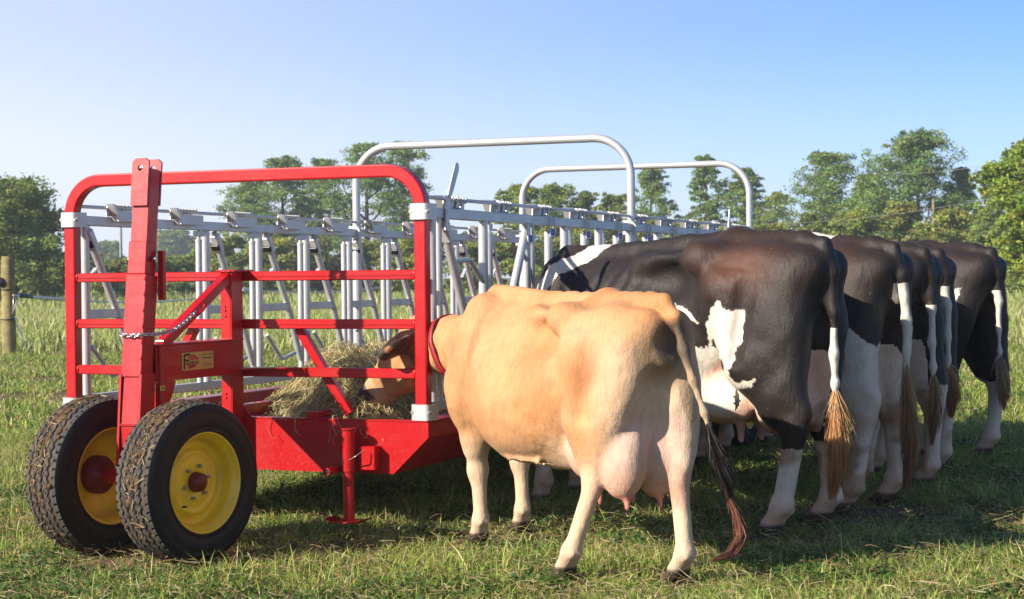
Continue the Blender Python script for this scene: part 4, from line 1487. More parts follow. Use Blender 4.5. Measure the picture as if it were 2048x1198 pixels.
JH = heading(-.46, .888)
JX, JY = .455 + .03 * .888, 7.54 + .03 * .46
def to_local(X, Y, ox, oy, rz):
    dx, dy = X - ox, Y - oy
    return dx * math.cos(rz) + dy * math.sin(rz), -dx * math.sin(rz) + dy * math.cos(rz)

jp = to_local(-.47, 9.12, JX, JY, JH)
jm = to_local(-.765, 9.33, JX, JY, JH)
J_TAIL = [(-.22, 0, 1.185), (-.30, -.01, 1.195), (-.365, -.02, 1.13), (-.40, -.035, 1.00), (-.43, -.06, .87), (-.47, -.09, .74), (-.49, -.10, .66)]
V, Q, jin = cow_field(1.0, [(.119, .235), (-.179, -.144), (1.196, .11), (1.444, -.25)],
                      [(jp[0], jp[1], .99), (jm[0], jm[1], .65), (-.55, .8, 0)], J_TAIL, .0105, .93, 1.12, 1.3, 1, .02, 1.08, 2.2, (.125, .03))
V = flesh(relax(V, Q, 2, .4), Q, 1.0, 3)
def jersey_colours(V, info):
    x, y, z = V[:, 0], V[:, 1], V[:, 2]
    tan = np.array([.60, .310, .142]); red = np.array([.49, .200, .068]); cream = np.array([.72, .57, .40]); grey = np.array([.10, .075, .055])
    pink = np.array([.66, .38, .27]); dark = np.array([.05, .035, .03])
    n = fnoise(x * 3 + 5, z * 3 + y, 3); n2 = fnoise(x * 9 + 5, z * 9 + y * 4, 5)
    C = np.tile(tan, (len(V), 1))
    def mix(c, f): C[:] = C * (1 - f[:, None]) + c * f[:, None]
    mix(red, np.clip(sstep(.45, .75, n) * .6, 0, .8))
    mix(np.array([.38, .155, .052]), .95 * np.exp(-((x + .09) / .10) ** 2 - ((z - .885 + .5 * (x + .09)) / .075) ** 2) * sstep(.12, .2, np.abs(y)) * (.6 + .8 * n))
    mix(np.array([.45, .17, .05]), .5 * np.exp(-((x - .42) / .12) ** 2 - ((z - .98) / .1) ** 2) * (.5 + n))
    mix(cream, .28 * np.exp(-((x + .02) / .2) ** 2 - ((z - 1.08) / .09) ** 2))
    mix(cream, .22 * np.exp(-((x - .95) / .22) ** 2 - ((z - .98) / .15) ** 2))
    mix(red * 1.0, .55 * np.exp(-((z - .50) / .06) ** 2) * sstep(.3, .6, x) * sstep(1.5, 1.2, x))
    # pale legs, inner thigh and rear
    legs = sstep(.62, .40, z)
    isleg = sstep(.50, .42, z) 
    mix(cream, legs * .75 * (1 - .4 * sstep(.3, .6, x) * sstep(1.1, .9, x)))
    mix(cream, .55 * sstep(-.02, -.26, x) * sstep(1.12, .95, z))
    mix(cream, .7 * sstep(.17, .12, np.abs(y)) * sstep(.9, .75, z) * sstep(.3, .1, x))
    mix(cream, .8 * np.exp(-((x - .24) / .13) ** 2 - ((z - .53) / .07) ** 2))
    # dark escutcheon stripe under the tail
    mix(np.array([.045, .033, .026]), .95 * np.exp(-((y + .02) / .06) ** 2) * sstep(-.16, -.24, x) * sstep(.90, 1.0, z) * sstep(1.14, 1.09, z))
    mix(np.array([.16, .115, .08]), .75 * np.exp(-(y / .10) ** 2) * sstep(-.15, -.2, x) * sstep(.78, .95, z) * sstep(1.14, 1.05, z))
    # udder skin
    ud = sstep(.24, .17, np.abs(y)) * sstep(.80, .68, z) * sstep(.30, .36, z) * sstep(-.32, -.26, x) * sstep(.30, .22, x) * sstep(.205, .165, np.abs(y) * (1 + .0 * z))
    mix(np.array([.66, .46, .36]), ud * .95)
    mix(pink, ud * sstep(.56, .42, z) * .85)
    mix(np.array([.66, .27, .20]), sstep(.395, .375, z) * sstep(.30, .32, z) * sstep(.16, .12, np.abs(y)) * sstep(-.2, -.18, x) * sstep(.13, .11, x))
    # lower legs dusty, hoofs dark
    mix(np.array([.50, .36, .26]), sstep(.2, .1, z) * .6 * n2)
    mix(dark, sstep(.072, .055, z))
    # head: darker face, dark muzzle with pale ring, dark ear tips
    q = V - info['poll']
    a = q @ info['ax0']; b = q @ info['sidev']; c = q @ info['upv']
    hd = (a > -.12) & (x > 1.62)
    hf = hd * sstep(-.02, .06, a)
    mix(np.array([.52, .28, .125]), hf * .6)
    mix(np.array([.17, .10, .06]), hf * sstep(.055, .10, np.abs(b)) * sstep(.16, .10, a) * .8 * (a < .06))
    mix(cream, hf * sstep(.33, .36, a) * .35)
    mix(dark, hf * sstep(.395, .415, a) * sstep(-.06, -.03, c))
    ear = hd * sstep(.11, .15, np.abs(b)) * (a < .1)
    mix(np.array([.16, .09, .055]), ear * .85)
    mix(dark, hd * sstep(.19, .225, np.abs(b)) * (a < .1))
    # tail gets greyer
    tl = (x < -.30) * sstep(.98, .8, z)
    mix(np.array([.42, .30, .18]), tl * .7)
    return C * .84
CJ = jersey_colours(V, jin)
jersey = build_cow('jersey_cow', JX, JY, JH, V, Q, CJ, CJ, np.full(len(V), -1.0),
                   'tan cow with full pink udder and red collar, feeding at the near end', 'cows feeding at the wagon')
eyes(jersey, jin, 1.0)
# collar: red strap and buckle ring round the neck
mid, nb = jin['mid'], jin['nb']
cc = lerp(nb, jin['poll'], .55) + np.array([0, 0, -.045])
d = (jin['poll'] - nb); d /= np.linalg.norm(d)
d = d + np.array([0, 0, -.35]); d /= np.linalg.norm(d)
e1 = np.cross(d, (0, 0, 1)); e1 /= np.linalg.norm(e1); e2 = np.cross(e1, d)
q_ = V - cc
al = q_ @ d
pa, pb = q_ @ e1, q_ @ e2
near_ = (np.abs(al) < .022) & (np.hypot(pa, pb) < .30)
ang_ = np.arctan2(pb[near_], pa[near_]); rad_ = np.hypot(pa[near_], pb[near_])
angs = np.linspace(0, 2 * math.pi, 40, endpoint=False)
prof_ = []
for a in angs:
    w_a = np.abs((ang_ - a + math.pi) % (2 * math.pi) - math.pi) < .12
    prof_.append(rad_[w_a].max() + .007 if w_a.any() else .16)
prof_ = np.array(prof_); prof_ = np.maximum(prof_, (np.roll(prof_, 1) + np.roll(prof_, -1)) / 2)
ring = [cc + (e1 * math.cos(a) + e2 * math.sin(a)) * r_ for a, r_ in zip(angs, prof_)]
MB().sweep(ring, [(.003, -.015), (.003, .015), (-.003, .015), (-.003, -.015)], True, False, ref=e1, closed=True).build('collar', 'collar_red', jersey)
rc = cc - e2 * (float(prof_[30]) + .02)
MB().tube([rc + e1 * .026 * math.cos(a) + e2 * .030 * math.sin(a) for a in np.linspace(0, 2 * math.pi, 16, endpoint=False)], .005, 8, False, True).build('collar_ring', 'bolt_steel', jersey)
tail_switch(jersey, [(-.50, -.08, .70), (-.525, -.10, .58), (-.55, -.14, .46), (-.545, -.15, .36)], 1000, .018, .4, [(.10, .065, .045), (.022, .018, .016), (.02, .016, .014)], 5, wid=.004, curl=.008)
tail_switch(jersey, [(-.545, -.13, .44), (-.57, -.17, .34), (-.60, -.17, .25), (-.63, -.10, .19), (-.64, .0, .17)], 800, .012, .4, [(.05, .028, .02), (.20, .085, .05), (.26, .11, .065), (.22, .10, .06)], 6, curl=.006, wid=.0028)
# --- the black and white cows in the row behind
HEAD = (-.65, .76)
HZ = heading(*HEAD)

def poly_sd(px, pz, poly):
    """signed distance to a polygon, positive inside"""
    P = np.array(poly, float)
    d2 = np.full(px.shape, 1e9); inside = np.zeros(px.shape, bool)
    for i in range(len(P)):
        a, b = P[i], P[(i + 1) % len(P)]
        e = b - a
        t = np.clip(((px - a[0]) * e[0] + (pz - a[1]) * e[1]) / (e @ e), 0, 1)
        d2 = np.minimum(d2, (px - a[0] - t * e[0]) ** 2 + (pz - a[1] - t * e[1]) ** 2)
        c = ((a[1] > pz) != (b[1] > pz)) & (px < (b[0] - a[0]) * (pz - a[1]) / (b[1] - a[1] + 1e-12) + a[0])
        inside ^= c
    return np.where(inside, 1, -1) * np.sqrt(d2)

def holstein(x, y, s, hoofs, label, patch_fn, seed, vox=.0125, milk=1.0, rz=HZ, tail=None, brown=.6, skin=(.60, .47, .38), belly=-.03, w=.87, thin=1.4, drop=.075):
    poll = (1.93 * s, .02, .86); muz = (2.20 * s, .05, .50)
    tail = tail or [(-.22 * s, 0, 1.175 * s), (-.31 * s, 0, 1.17 * s), (-.345 * s, .0, 1.06 * s), (-.355 * s, .0, .90 * s), (-.36 * s, .01, .74 * s), (-.365 * s, .01, .62 * s), (-.37 * s, .015, .54 * s)]
    V, Q, info = cow_field(s, hoofs, [poll, muz, (0, 1, 0)], tail, vox, w, milk, thin, seed, belly, 1.12, 2.3, .088)
    V = flesh(relax(V, Q, 2, .4), Q, s, seed*7)
    V[:, 2] -= drop * s * sstep(.25, 1.25, V[:, 0] / s) * sstep(.45, 1.0, V[:, 2] / s)
    X, Y, Z = V[:, 0] / s, V[:, 1] / s, V[:, 2] / s
    n = fnoise(X * 2.3 + seed * 3.1, Z * 2.3 + Y * 1.3, seed)
    black = np.array([.0155, .0115, .0095]); brn = np.array([.085, .034, .018])
    A = np.tile(black, (len(V), 1))
    # sun bleached hair over the rump and thigh
    f = brown * np.clip(np.exp(-((X + .04) / .16) ** 2 - ((Z - 1.08) / .10) ** 2) * 1.0 + .30 * sstep(.55, .85, n) * sstep(.6, .9, Z), 0, 1)
    A = A * (1 - f[:, None]) + brn * f[:, None]
    B = np.tile(np.array([.60, .55, .47]), (len(V), 1))
    def mixB(c, f): B[:] = B * (1 - f[:, None]) + np.array(c) * f[:, None]
    n2 = fnoise(X * 9 + seed, Z * 9 + Y * 5, seed + 4)
    ud = sstep(.135, .105, np.abs(Y)) * sstep(.80, .70, Z) * sstep(-.30, -.25, X) * sstep(.30, .22, X) * (Z > .3)
    mixB(skin, ud * .9)
    mixB((.62, .42, .30), sstep(.24, .08, Z) * .75)
    mixB((.30, .19, .12), sstep(.16, .04, Z) * .55 * n2)
    mixB((.40, .24, .15), .55 * sstep(.55, .75, n2) * sstep(.5, .3, Z))
    mixB((.30, .19, .11), .6 * sstep(.58, .78, n2) * sstep(.8, .45, Z))
    mixB((.33, .16, .10), .7 * np.exp(-((Z - .42) / .04) ** 2) * sstep(.5, .7, n) * (X < .3))
    pt = patch_fn(X, Y, Z)
    if milk > 0:
        pt = np.maximum(pt, np.where(ud > .5, .2, -1))
    hoof = sstep(.070, .055, Z)
    A = A * (1 - hoof[:, None]) + np.array([.045, .035, .03]) * hoof[:, None]
    mixB((.06, .045, .035), hoof)
    r = build_cow('holstein_cow', x, y, rz, V, Q, A, B, pt * s, label, 'cows feeding at the wagon')
    eyes(r, info, s)
    return r, tail

def leg_white(X, Y, Z, zf, zh):
    lim = np.where(X > .8, zf, zh)
    return (lim - Z) * (np.abs(Y) >= 0)

S1 = 1.235
def patch1(X, Y, Z):
    k = 1 / S1
    def sc(pts): return [(a * k, b * k) for a, b in pts]
    left = Y > -.02
    polys = [[(1.52, 1.10), (1.41, 1.16), (1.33, 1.30), (1.20, 1.40), (1.04, 1.52), (1.22, 1.52), (1.36, 1.40), (1.46, 1.26)],
             [(.42, 1.155), (.34, 1.13), (.27, 1.10), (.24, 1.05), (.31, 1.07), (.36, 1.06), (.39, 1.10)],
             [(.185, 1.05), (.12, 1.10), (.02, 1.175), (-.02, 1.13), (-.105, 1.13), (-.10, .98), (-.06, .93), (-.055, .84), (.02, .82), (.06, .90), (.14, .93), (.20, .98)],
             [(.62, .80), (.50, .93), (.40, .96), (.29, .96), (.24, .90), (.17, .985), (.09, .94), (.055, .88), (-.03, .83), (-.06, .77), (-.19, .79), (-.16, .75), (-.05, .74), (-.055, .66), (.0, .76), (.1, .80), (.2, .70), (.5, .60), (.62, .62)]]
    d = np.full(X.shape, -1.0)
    for p in polys:
        d = np.maximum(d, np.where(left, poly_sd(X, Z, sc(p)), -1))
    for (cx, cz, r) in ((.10, .875, .035), (.03, .85, .025), (.16, .93, .03), (.04, .80, .022)):      # black spots inside the white
        d = np.minimum(d, np.sqrt((X - cx * k) ** 2 + ((Z - cz * k) * .7) ** 2) - r * k)
    belly = (.565 - Z) * sstep(.15, .3, X) - .4 * sstep(1.15, 1.3, X) * (Z > .5)
    belly = np.where((X > .06) & (X < 1.0), .66 + .09 * np.exp(-((X - .25) / .22) ** 2) + .03 * np.sin(X * 14) - Z, -1)
    d = np.maximum(d, belly)
    d = np.maximum(d, leg_white(X, Y, Z, .42, .365))
    tl = (X < -.30) & (Z < .84)
    d = np.where(X < -.305, np.where(tl & (np.abs(Y) < .05), .1, np.maximum(-.1, leg_white(X, Y, Z, .4, .365))), d)
    return d
lo1 = lambda wx, wy, ox, oy: to_local(wx, wy, ox, oy, HZ)
O1 = (1.285, 8.975)
h1, t1 = holstein(*O1, S1, [lo1(1.264, 8.674, *O1), lo1(1.585, 9.12, *O1), (1.20 * S1, .17 * S1), (1.34 * S1, -.18 * S1)],
              'black cow with ragged white flank patches and blond tail, just behind the tan cow', patch1, 1, .0115, .85, brown=1.0, belly=.0, skin=(.64, .40, .30))
GOLD = [(.62, .50, .34), (.60, .36, .16), (.50, .24, .09), (.36, .15, .05)]
tail_switch(h1, [t1[-2], (t1[-1][0] + .0, t1[-1][1], t1[-1][2] - .05), (-.47, .03, .46), (-.475, .045, .33), (-.47, .07, .21)], 2200, .030, .5, GOLD, 11, curl=.018, wid=.0028)

S2 = 1.225
def patch2(X, Y, Z):
    n = fnoise(X * 6, Z * 6, 9) * .06
    d = np.where(Y > -.30, .865 + .05 * np.sin(X * 9 + 1.0) + n - Z - .9 * np.clip(-.22 - X, 0, 1) * (Y > 0) , -1)
    d = np.where((X < -.12) & (Y < .16), np.minimum(d, .80 + n - Z - .5 * (np.abs(Y + .02) < .085)), d)
    d = np.maximum(d, poly_sd(X, Z - .25 * np.abs(Y), [(.35, 1.14), (.24, 1.34), (-.03, 1.32), (.02, 1.185), (.14, 1.15), (.24, 1.13)]))
    d = np.maximum(d, np.where((X > 1.0) & (X < 1.25) & (Z > 1.12), .08 - np.abs(X - 1.15), -1))
    tl = (X < -.33) & (Z < 1.02) & (np.abs(Y) < .045)
    return np.where(tl, .1, d)
O2 = (1.80, 9.79)
T2 = [(-.22 * S2, 0, 1.185 * S2), (-.315 * S2, 0, 1.175 * S2), (-.36 * S2, 0, 1.05 * S2), (-.375 * S2, -.01, .86 * S2), (-.37 * S2, -.01, .72 * S2), (-.37 * S2, -.01, .62 * S2)]
h2, t2 = holstein(*O2, S2, [lo1(1.777, 9.51, *O2), lo1(2.088, 9.903, *O2), (1.20 * S2, .17 * S2), (1.32 * S2, -.17 * S2)],
              'brown-black cow with white hind legs and long pale tail, second of the dark cows', patch2, 2, .0125, .75, tail=T2, brown=.95)
BLOND = [(.60, .48, .32), (.48, .32, .16), (.34, .20, .09), (.22, .12, .055)]
tail_switch(h2, [t2[-2], t2[-1], (-.47, -.02, .55), (-.475, -.02, .38), (-.47, .0, .24), (-.46, .02, .14)], 2200, .034, .5, BLOND, 12, curl=.016, wid=.003)

def patch3(X, Y, Z):
    n = fnoise(X * 7 + 3, Z * 7, 12) * .07
    d = .50 + n - Z
    d = np.maximum(d, np.where((X < -.1) & (np.abs(Y - .10) < .05), .86 - Z, -1))
    return np.where((X < -.33) & (Z < .92) & (np.abs(Y) < .045), .1, d)
S3 = 1.215
O3 = (2.17, 10.66)
h3, t3 = holstein(*O3, S3, [(-.02, .20), (-.22, -.18), (1.20 * S3, .17 * S3), (1.34 * S3, -.17 * S3)],
              'dark cow nearly hidden behind the pale-tailed cow, third of the dark cows', patch3, 3, .015, .6, brown=.3)
tail_switch(h3, [t3[-2], t3[-1], (-.46, .02, .50), (-.45, .03, .38), (-.44, .03, .30)], 1100, .026, .4, BLOND, 13, curl=.012, wid=.0038)
def patch4(X, Y, Z):
    n = fnoise(X * 7 + 9, Z * 7, 15) * .07
    d = .44 + n - Z
    return np.where((X < -.33) & (Z < 1.0) & (np.abs(Y) < .045), .1, d)
O4 = (2.44, 11.40)
h4, t4 = holstein(*O4, 1.22, [(.0, .2), (-.2, -.18), (1.20 * 1.22, .2), (1.34 * 1.22, -.2)],
              'dark cow with pale tail next to last in the row, mostly hidden', patch4, 4, .015, .6, brown=.2)
tail_switch(h4, [t4[-2], t4[-1], (-.46, .0, .58), (-.46, .0, .45), (-.455, .0, .40)], 1200, .03, .4, BLOND, 14, curl=.012, wid=.0038)
def patch5(X, Y, Z):
    n = fnoise(X * 6 + 2, Z * 6, 18) * .08
    d = .42 + n + .14 * (X > -.06) * (Y > 0) - Z
    d = np.maximum(d, np.where(Y > .03, poly_sd(X, Z, [(-.24, .98), (-.19, .80), (-.155, .72), (-.165, .80), (-.205, .96)]), -1))
    d = np.where((np.abs(Y) < .15) & (X < .3) & (X > -.3) & (Z > .62), -1, d)
    return np.where((X < -.33) & (Z < .96) & (np.abs(Y) < .045), .1, d)
O5 = (3.05, 12.46)
h5, t5 = holstein(*O5, 1.23, [(.02, .19), (-.22, -.13), (1.20 * 1.23, .2), (1.34 * 1.23, -.2)],
              'black cow with white socks standing last, at the right end of the row', patch5, 5, .014, 0, brown=.35)
tail_switch(h5, [t5[-2], t5[-1], (-.46, .0, .56), (-.46, -.01, .44), (-.455, -.02, .36)], 1200, .03, .4, [(.5, .42, .3), (.4, .3, .18), (.28, .19, .1)], 15, curl=.012, wid=.0038)
# ------------------------------------------------------------------ grass
def in_view(x, y, margin):
    return np.abs(x) < .2893 * y + margin

FEET = [(.21, 7.55), (.69, 7.46), (-.16, 8.57), (.04, 8.92), (1.26, 8.67), (1.58, 9.12), (1.78, 9.51), (2.09, 9.90), (-1.47, 8.14), (-2.0, 8.5)]
def trample(x, y):
    """grass is trodden short round hoofs and wheels"""
    k = np.ones(np.shape(x))
    for fx, fy in FEET:
        k = np.minimum(k, 1 - .62 * np.exp(-((x - fx) / .20) ** 2 - ((y - fy + .16) / .30) ** 2))
    return k

def blades(name, n, y0, y1, pw, hmin, hmax, width, margin, seed, palette, keep=None, lean=.6, weights=None, seg=3):
    """n candidate blades over the strip of ground that can be seen between y0 and y1"""
    rg = np.random.default_rng(seed)
    u = rg.random(n)
    y = y0 * (y1 / y0) ** (u ** pw)
    x = (rg.random(n) * 2 - 1) * (.2893 * y + margin)
    # gather into tufts
    cs = .16 if y1 < 20 else .5
    jx, jy = rg.normal(size=n) * cs * .25, rg.normal(size=n) * cs * .25
    gx = np.round(x / cs + .4 * vnoise(x * 7, y * 7, 5)) * cs; gy = np.round(y / cs) * cs
    tuft = rg.random(n) < .5
    x = np.where(tuft, gx + jx + (vnoise(gx * 5.1, gy * 5.3, 8) - .5) * cs, x)
    y = np.where(tuft, gy + jy + (vnoise(gx * 6.1, gy * 4.3, 9) - .5) * cs, y)
    clump = fnoise(x * 1.3, y * 1.3, 51)
    b = bare(x, y)
    ok = rg.random(n) > b * 1.25
    ok &= rg.random(n) < .35 + .9 * clump
    if keep is not None:
        ok &= keep(x, y)
    x, y, clump, tuft = x[ok], y[ok], clump[ok], tuft[ok]
    n = len(x)
    h = (hmin + (hmax - hmin) * rg.random(n) ** 1.6) * (.45 + 1.0 * clump) * np.where(tuft, 1.15, .85)
    az = rg.uniform(0, 2 * np.pi, n) + .8 * (fnoise(x * .8, y * .8, 60) - .5)
    ln = lean * rg.random(n) ** .7
    h = h * trample(x, y)
    z = ground_z(x, y)
    dirx, diry = np.cos(az), np.sin(az)
    wd = width * rg.uniform(.6, 1.35, n)
    # ribbon faces the camera more or less, with a random twist
    ta = rg.uniform(-.9, .9, n)
    sx, sy = np.cos(ta), np.sin(ta)
    lev = np.linspace(0, 1, seg)
    K = 2 * (seg - 1) + 1
    V = np.zeros((n, K, 3), np.float32)
    for i, t in enumerate(lev):
        cx = x + dirx * ln * h * t ** 1.8; cy = y + diry * ln * h * t ** 1.8
        cz = z - .006 + h * t * (1 - .35 * ln * t)
        if i == seg - 1:
            V[:, -1] = np.stack([cx, cy, cz], 1)
        else:
            w = wd * (1 - .35 * t) * .5
            V[:, 2 * i] = np.stack([cx - sx * w, cy - sy * w, cz], 1)
            V[:, 2 * i + 1] = np.stack([cx + sx * w, cy + sy * w, cz], 1)
    pal = np.array(palette, float)
    pick = rg.choice(len(pal), n, p=weights)
    drift = fnoise(x * .55, y * .55, 71)
    C = pal[pick] * rg.uniform(.8, 1.4, (n, 1))
    dry = np.clip((drift - .55) * 2.2, 0, .7)[:, None] * rg.random((n, 1))
    C = C * (1 - dry) + np.array([.42, .34, .16]) * dry
    CC = np.repeat(C[:, None, :], K, 1)
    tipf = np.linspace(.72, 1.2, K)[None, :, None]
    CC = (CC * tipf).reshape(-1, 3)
    base = (np.arange(n) * K)[:, None]
    lp = []; sizes = []
    quads = [[2 * i, 2 * i + 1, 2 * i + 3, 2 * i + 2] for i in range(seg - 2)]
    tri = [2 * (seg - 2), 2 * (seg - 2) + 1, K - 1]
    flat = [q for qq in quads for q in qq] + tri
    lp = (base + np.array(flat)[None]).reshape(-1)
    sizes = np.tile([4] * len(quads) + [3], n)
    return V.reshape(-1, 3), lp, sizes, CC

def join_np(name, parts, mat):
    vs, ls, ss, cs = [], [], [], []
    o = 0
    for v, l, s_, c in parts:
        vs.append(v); ls.append(l + o); ss.append(s_); cs.append(c); o += len(v)
    me = np_mesh(name, np.concatenate(vs), np.concatenate(ls), np.concatenate(ss), np.concatenate(cs), False)
    return obj(name, me, mat)

GREENS = [(.185, .26, .042), (.245, .325, .060), (.125, .20, .035), (.34, .365, .09), (.58, .48, .25), (.42, .29, .13)]
PW = [.28, .26, .17, .14, .10, .05]
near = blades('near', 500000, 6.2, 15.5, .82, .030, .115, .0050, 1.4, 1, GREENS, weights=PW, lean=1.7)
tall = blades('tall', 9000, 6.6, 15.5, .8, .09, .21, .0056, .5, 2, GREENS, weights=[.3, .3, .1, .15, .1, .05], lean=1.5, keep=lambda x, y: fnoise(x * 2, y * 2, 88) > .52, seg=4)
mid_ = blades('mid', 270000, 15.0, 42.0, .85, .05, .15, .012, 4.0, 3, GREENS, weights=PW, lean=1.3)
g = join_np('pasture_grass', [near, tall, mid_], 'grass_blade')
tag(g, 'short mixed pasture grass with dry stalks covering the field', 'grass', kind='stuff')

# rank seeding grass beyond the fence
SEED = [(.28, .34, .085), (.23, .30, .06), (.46, .43, .20), (.54, .49, .27), (.17, .24, .045)]
rank = blades('rank', 170000, 31.0, 75.0, .9, .16, .46, .026, 9.0, 7, SEED, weights=[.3, .25, .2, .12, .13], lean=.7)
rank2 = blades('rank2', 90000, 70.0, 150.0, .9, .25, .70, .06, 20.0, 8, SEED, weights=[.3, .25, .2, .12, .13], lean=.6)
g2 = join_np('rank_grass', [rank, rank2], 'grass_blade')
tag(g2, 'tall seeding grass in the field beyond the fence', 'grass', kind='stuff')

# clover and broad leaves low in the sward
def clover(n, seed):
    rg = np.random.default_rng(seed)
    y = 6.7 * (13.5 / 6.7) ** rg.random(n); x = (rg.random(n) * 2 - 1) * (.2893 * y + .4)
    ok = (fnoise(x * 1.6, y * 1.6, 91) > .50) & (bare(x, y) < .4)
    x, y = x[ok], y[ok]; n = len(x)
    z = ground_z(x, y) + rg.uniform(.012, .055, n)
    r = rg.uniform(.006, .013, n)
    az = rg.uniform(0, 6.28, n)
    ti = rg.normal(0, .35, (n, 2))
    V = np.zeros((n, 5, 3), np.float32)
    for k in range(5):
        a = az + 2 * np.pi * k / 5
        dx, dy = np.cos(a) * r, np.sin(a) * r
        V[:, k] = np.stack([x + dx, y + dy, z + dx * ti[:, 0] + dy * ti[:, 1]], 1)
    C = np.array([.065, .135, .028]) * rg.uniform(.7, 1.4, (n, 1))
    return V.reshape(-1, 3), (np.arange(n)[:, None] * 5 + np.arange(5)[None]).reshape(-1), np.full(n, 5), np.repeat(C, 5, 0)
cl = join_np('clover', [clover(60000, 5)], 'grass_blade')
tag(cl, 'low clover leaves among the short grass near the wheels', 'clover', kind='stuff')

# cut straw lying flat on the turf
def litter(n, seed):
    rg = np.random.default_rng(seed)
    y = 6.8 * (14 / 6.8) ** rg.random(n); x = (rg.random(n) * 2 - 1) * (.2893 * y + .3)
    z = ground_z(x, y) + rg.uniform(.015, .07, n)
    th = rg.uniform(0, 6.28, n); ln = rg.gamma(2.5, .022, n) + .02
    d = np.stack([np.cos(th) * ln, np.sin(th) * ln, rg.normal(0, .25, n) * ln], 1)
    c = np.stack([x, y, z], 1)
    bend = rg.normal(size=(n, 3)) * ln[:, None] * .10
    P = np.stack([c - d / 2, c - d * .15 + bend, c + d * .2 + bend, c + d / 2], 1)
    cols = np.array([[.42, .33, .17], [.30, .21, .10], [.5, .42, .25], [.20, .12, .06]])[rg.integers(0, 4, n)] * rg.uniform(.6, 1.1, (n, 1))
    return strands('straw_litter', P, rg.uniform(.0015, .0036, n), cols, 'dry_strand')
tag(litter(13000, 3), 'loose dry straw scattered over the turf', 'straw', kind='stuff')
# ------------------------------------------------------------------ hay in the trough
def hay():
    rg = np.random.default_rng(77)
    humps = [(.50, .66, .33, .26, .40), (1.05, 1.00, .45, .33, .44), (1.65, 1.05, .5, .38, .42), (.26, .45, .26, .20, .20), (2.5, 1.0, .8, .5, .34), (3.6, 1.0, .8, .5, .3), (.95, .55, .35, .25, .28)]
    def hz(u, v):
        z = np.full(np.shape(u), -1.0)
        acc = 0
        for cu, cv, ru, rv, h in humps:
            acc = acc + (h * np.exp(-(((u - cu) / ru) ** 2 + ((v - cv) / rv) ** 2))) ** 3
        return .46 + acc ** (1 / 3) + .05 * (fnoise(u * 6, v * 6, 5) - .5)
    # packed core
    us = np.linspace(-.02, 4.8, 110); vs_ = np.linspace(.09, 1.95, 60)
    U, Vv = np.meshgrid(us, vs_, indexing='ij')
    Z = hz(U, Vv) - .03
    P = np.stack([U, Vv, Z], -1).reshape(-1, 3)
    n, m = U.shape
    i, j = np.meshgrid(np.arange(n - 1), np.arange(m - 1), indexing='ij')
    q = np.stack([i * m + j, (i + 1) * m + j, (i + 1) * m + j + 1, i * m + j + 1], -1).reshape(-1)
    cols = np.tile(np.array([.20, .165, .08]), (len(P), 1)) * rg.uniform(.6, 1.2, (len(P), 1))
    core = np_mesh('hay', P, q, np.full(len(q) // 4, 4), cols, True)
    N_ = 15000
    u = rg.uniform(-.02, 4.5, N_) ; u = np.where(rg.random(N_) < .72, rg.uniform(-.02, 1.9, N_), u)
    v = rg.uniform(.12, 1.7, N_)
    z = hz(u, v)
    ok = (z > .50 + .05 * rg.random(N_)) & ((u > .12) | (z < .72))
    u, v, z = u[ok], v[ok], z[ok]; k = len(u)
    e = .02
    gu = (hz(u + e, v) - hz(u - e, v)) / (2 * e); gv = (hz(u, v + e) - hz(u, v - e)) / (2 * e)
    th = rg.uniform(0, 6.28, k)
    ln = rg.gamma(3.0, .030, k) + .04
    K = 6
    S = np.zeros((k, K, 3))
    cur = rg.normal(0, 5.0, k)
    pu, pv = u.copy(), v.copy()
    lift = rg.random(k) ** 2 * .05
    for a in range(K):
        t = a / (K - 1)
        zz = hz(pu, pv)
        S[:, a] = np.stack([pu, pv, zz + lift * math.sin(math.pi * t) + rg.normal(0, .006, k) + .006], 1)
        ang = th + cur * ln * t
        pu = pu + np.cos(ang) * ln / K; pv = pv + np.sin(ang) * ln / K
    pal = np.array([[.42, .345, .17], [.34, .285, .125], [.52, .445, .25], [.27, .25, .105], [.36, .25, .12], [.22, .215, .12]])
    C = pal[rg.choice(6, k, p=[.28, .22, .2, .12, .1, .08])] * 1.4 * rg.uniform(.65, 1.15, (k, 1))
    W_ = rg.uniform(.0018, .0045, k)
    # a few stalks over the lip of the end plate
    T = np.array([[[.02, .72, .60], [-.05, .70, .60], [-.075, .69, .565], [-.065, .70, .53], [-.07, .68, .51], [-.075, .66, .50]],
                  [[.03, .50, .60], [-.045, .49, .60], [-.085, .47, .55], [-.07, .455, .50], [-.08, .47, .48], [-.10, .50, .475]],
                  [[.03, .47, .61], [-.04, .455, .60], [-.09, .44, .58], [-.085, .42, .54], [-.07, .44, .51], [-.09, .46, .50]],
                  [[.0, .85, .60], [-.04, .84, .60], [-.06, .85, .57], [-.06, .86, .53], [-.055, .85, .50], [-.06, .84, .49]]])
    S = np.concatenate([S, T]); C = np.concatenate([C, np.tile([.45, .36, .2], (4, 1))]); W_ = np.concatenate([W_, np.full(4, .005)])
    o = strands('hay', S, W_, C, 'dry_strand')
    # merge the packed core into the same heap
    ob = bpy.data.objects.new('hay_core', core); core.materials.append(M['dry_strand'])
    COL.objects.link(ob)
    ob.parent = o
    o.matrix_world = Matrix.Translation(FEED) @ Matrix.Rotation(math.pi / 2 - PHI, 4, 'Z')
    tag(o, 'heap of pale dry hay in the red trough under the cow\'s muzzle', 'hay', kind='stuff')
hay()
# ------------------------------------------------------------------ trees, hedge and scrub
simple('bark', (.085, .07, .055), .9, var=.4, vscale=9, bstr=.6, bscale=30, spec=.15)
simple('pale_bark', (.20, .18, .15), .9, var=.4, vscale=9, bstr=.5, bscale=30, spec=.15)

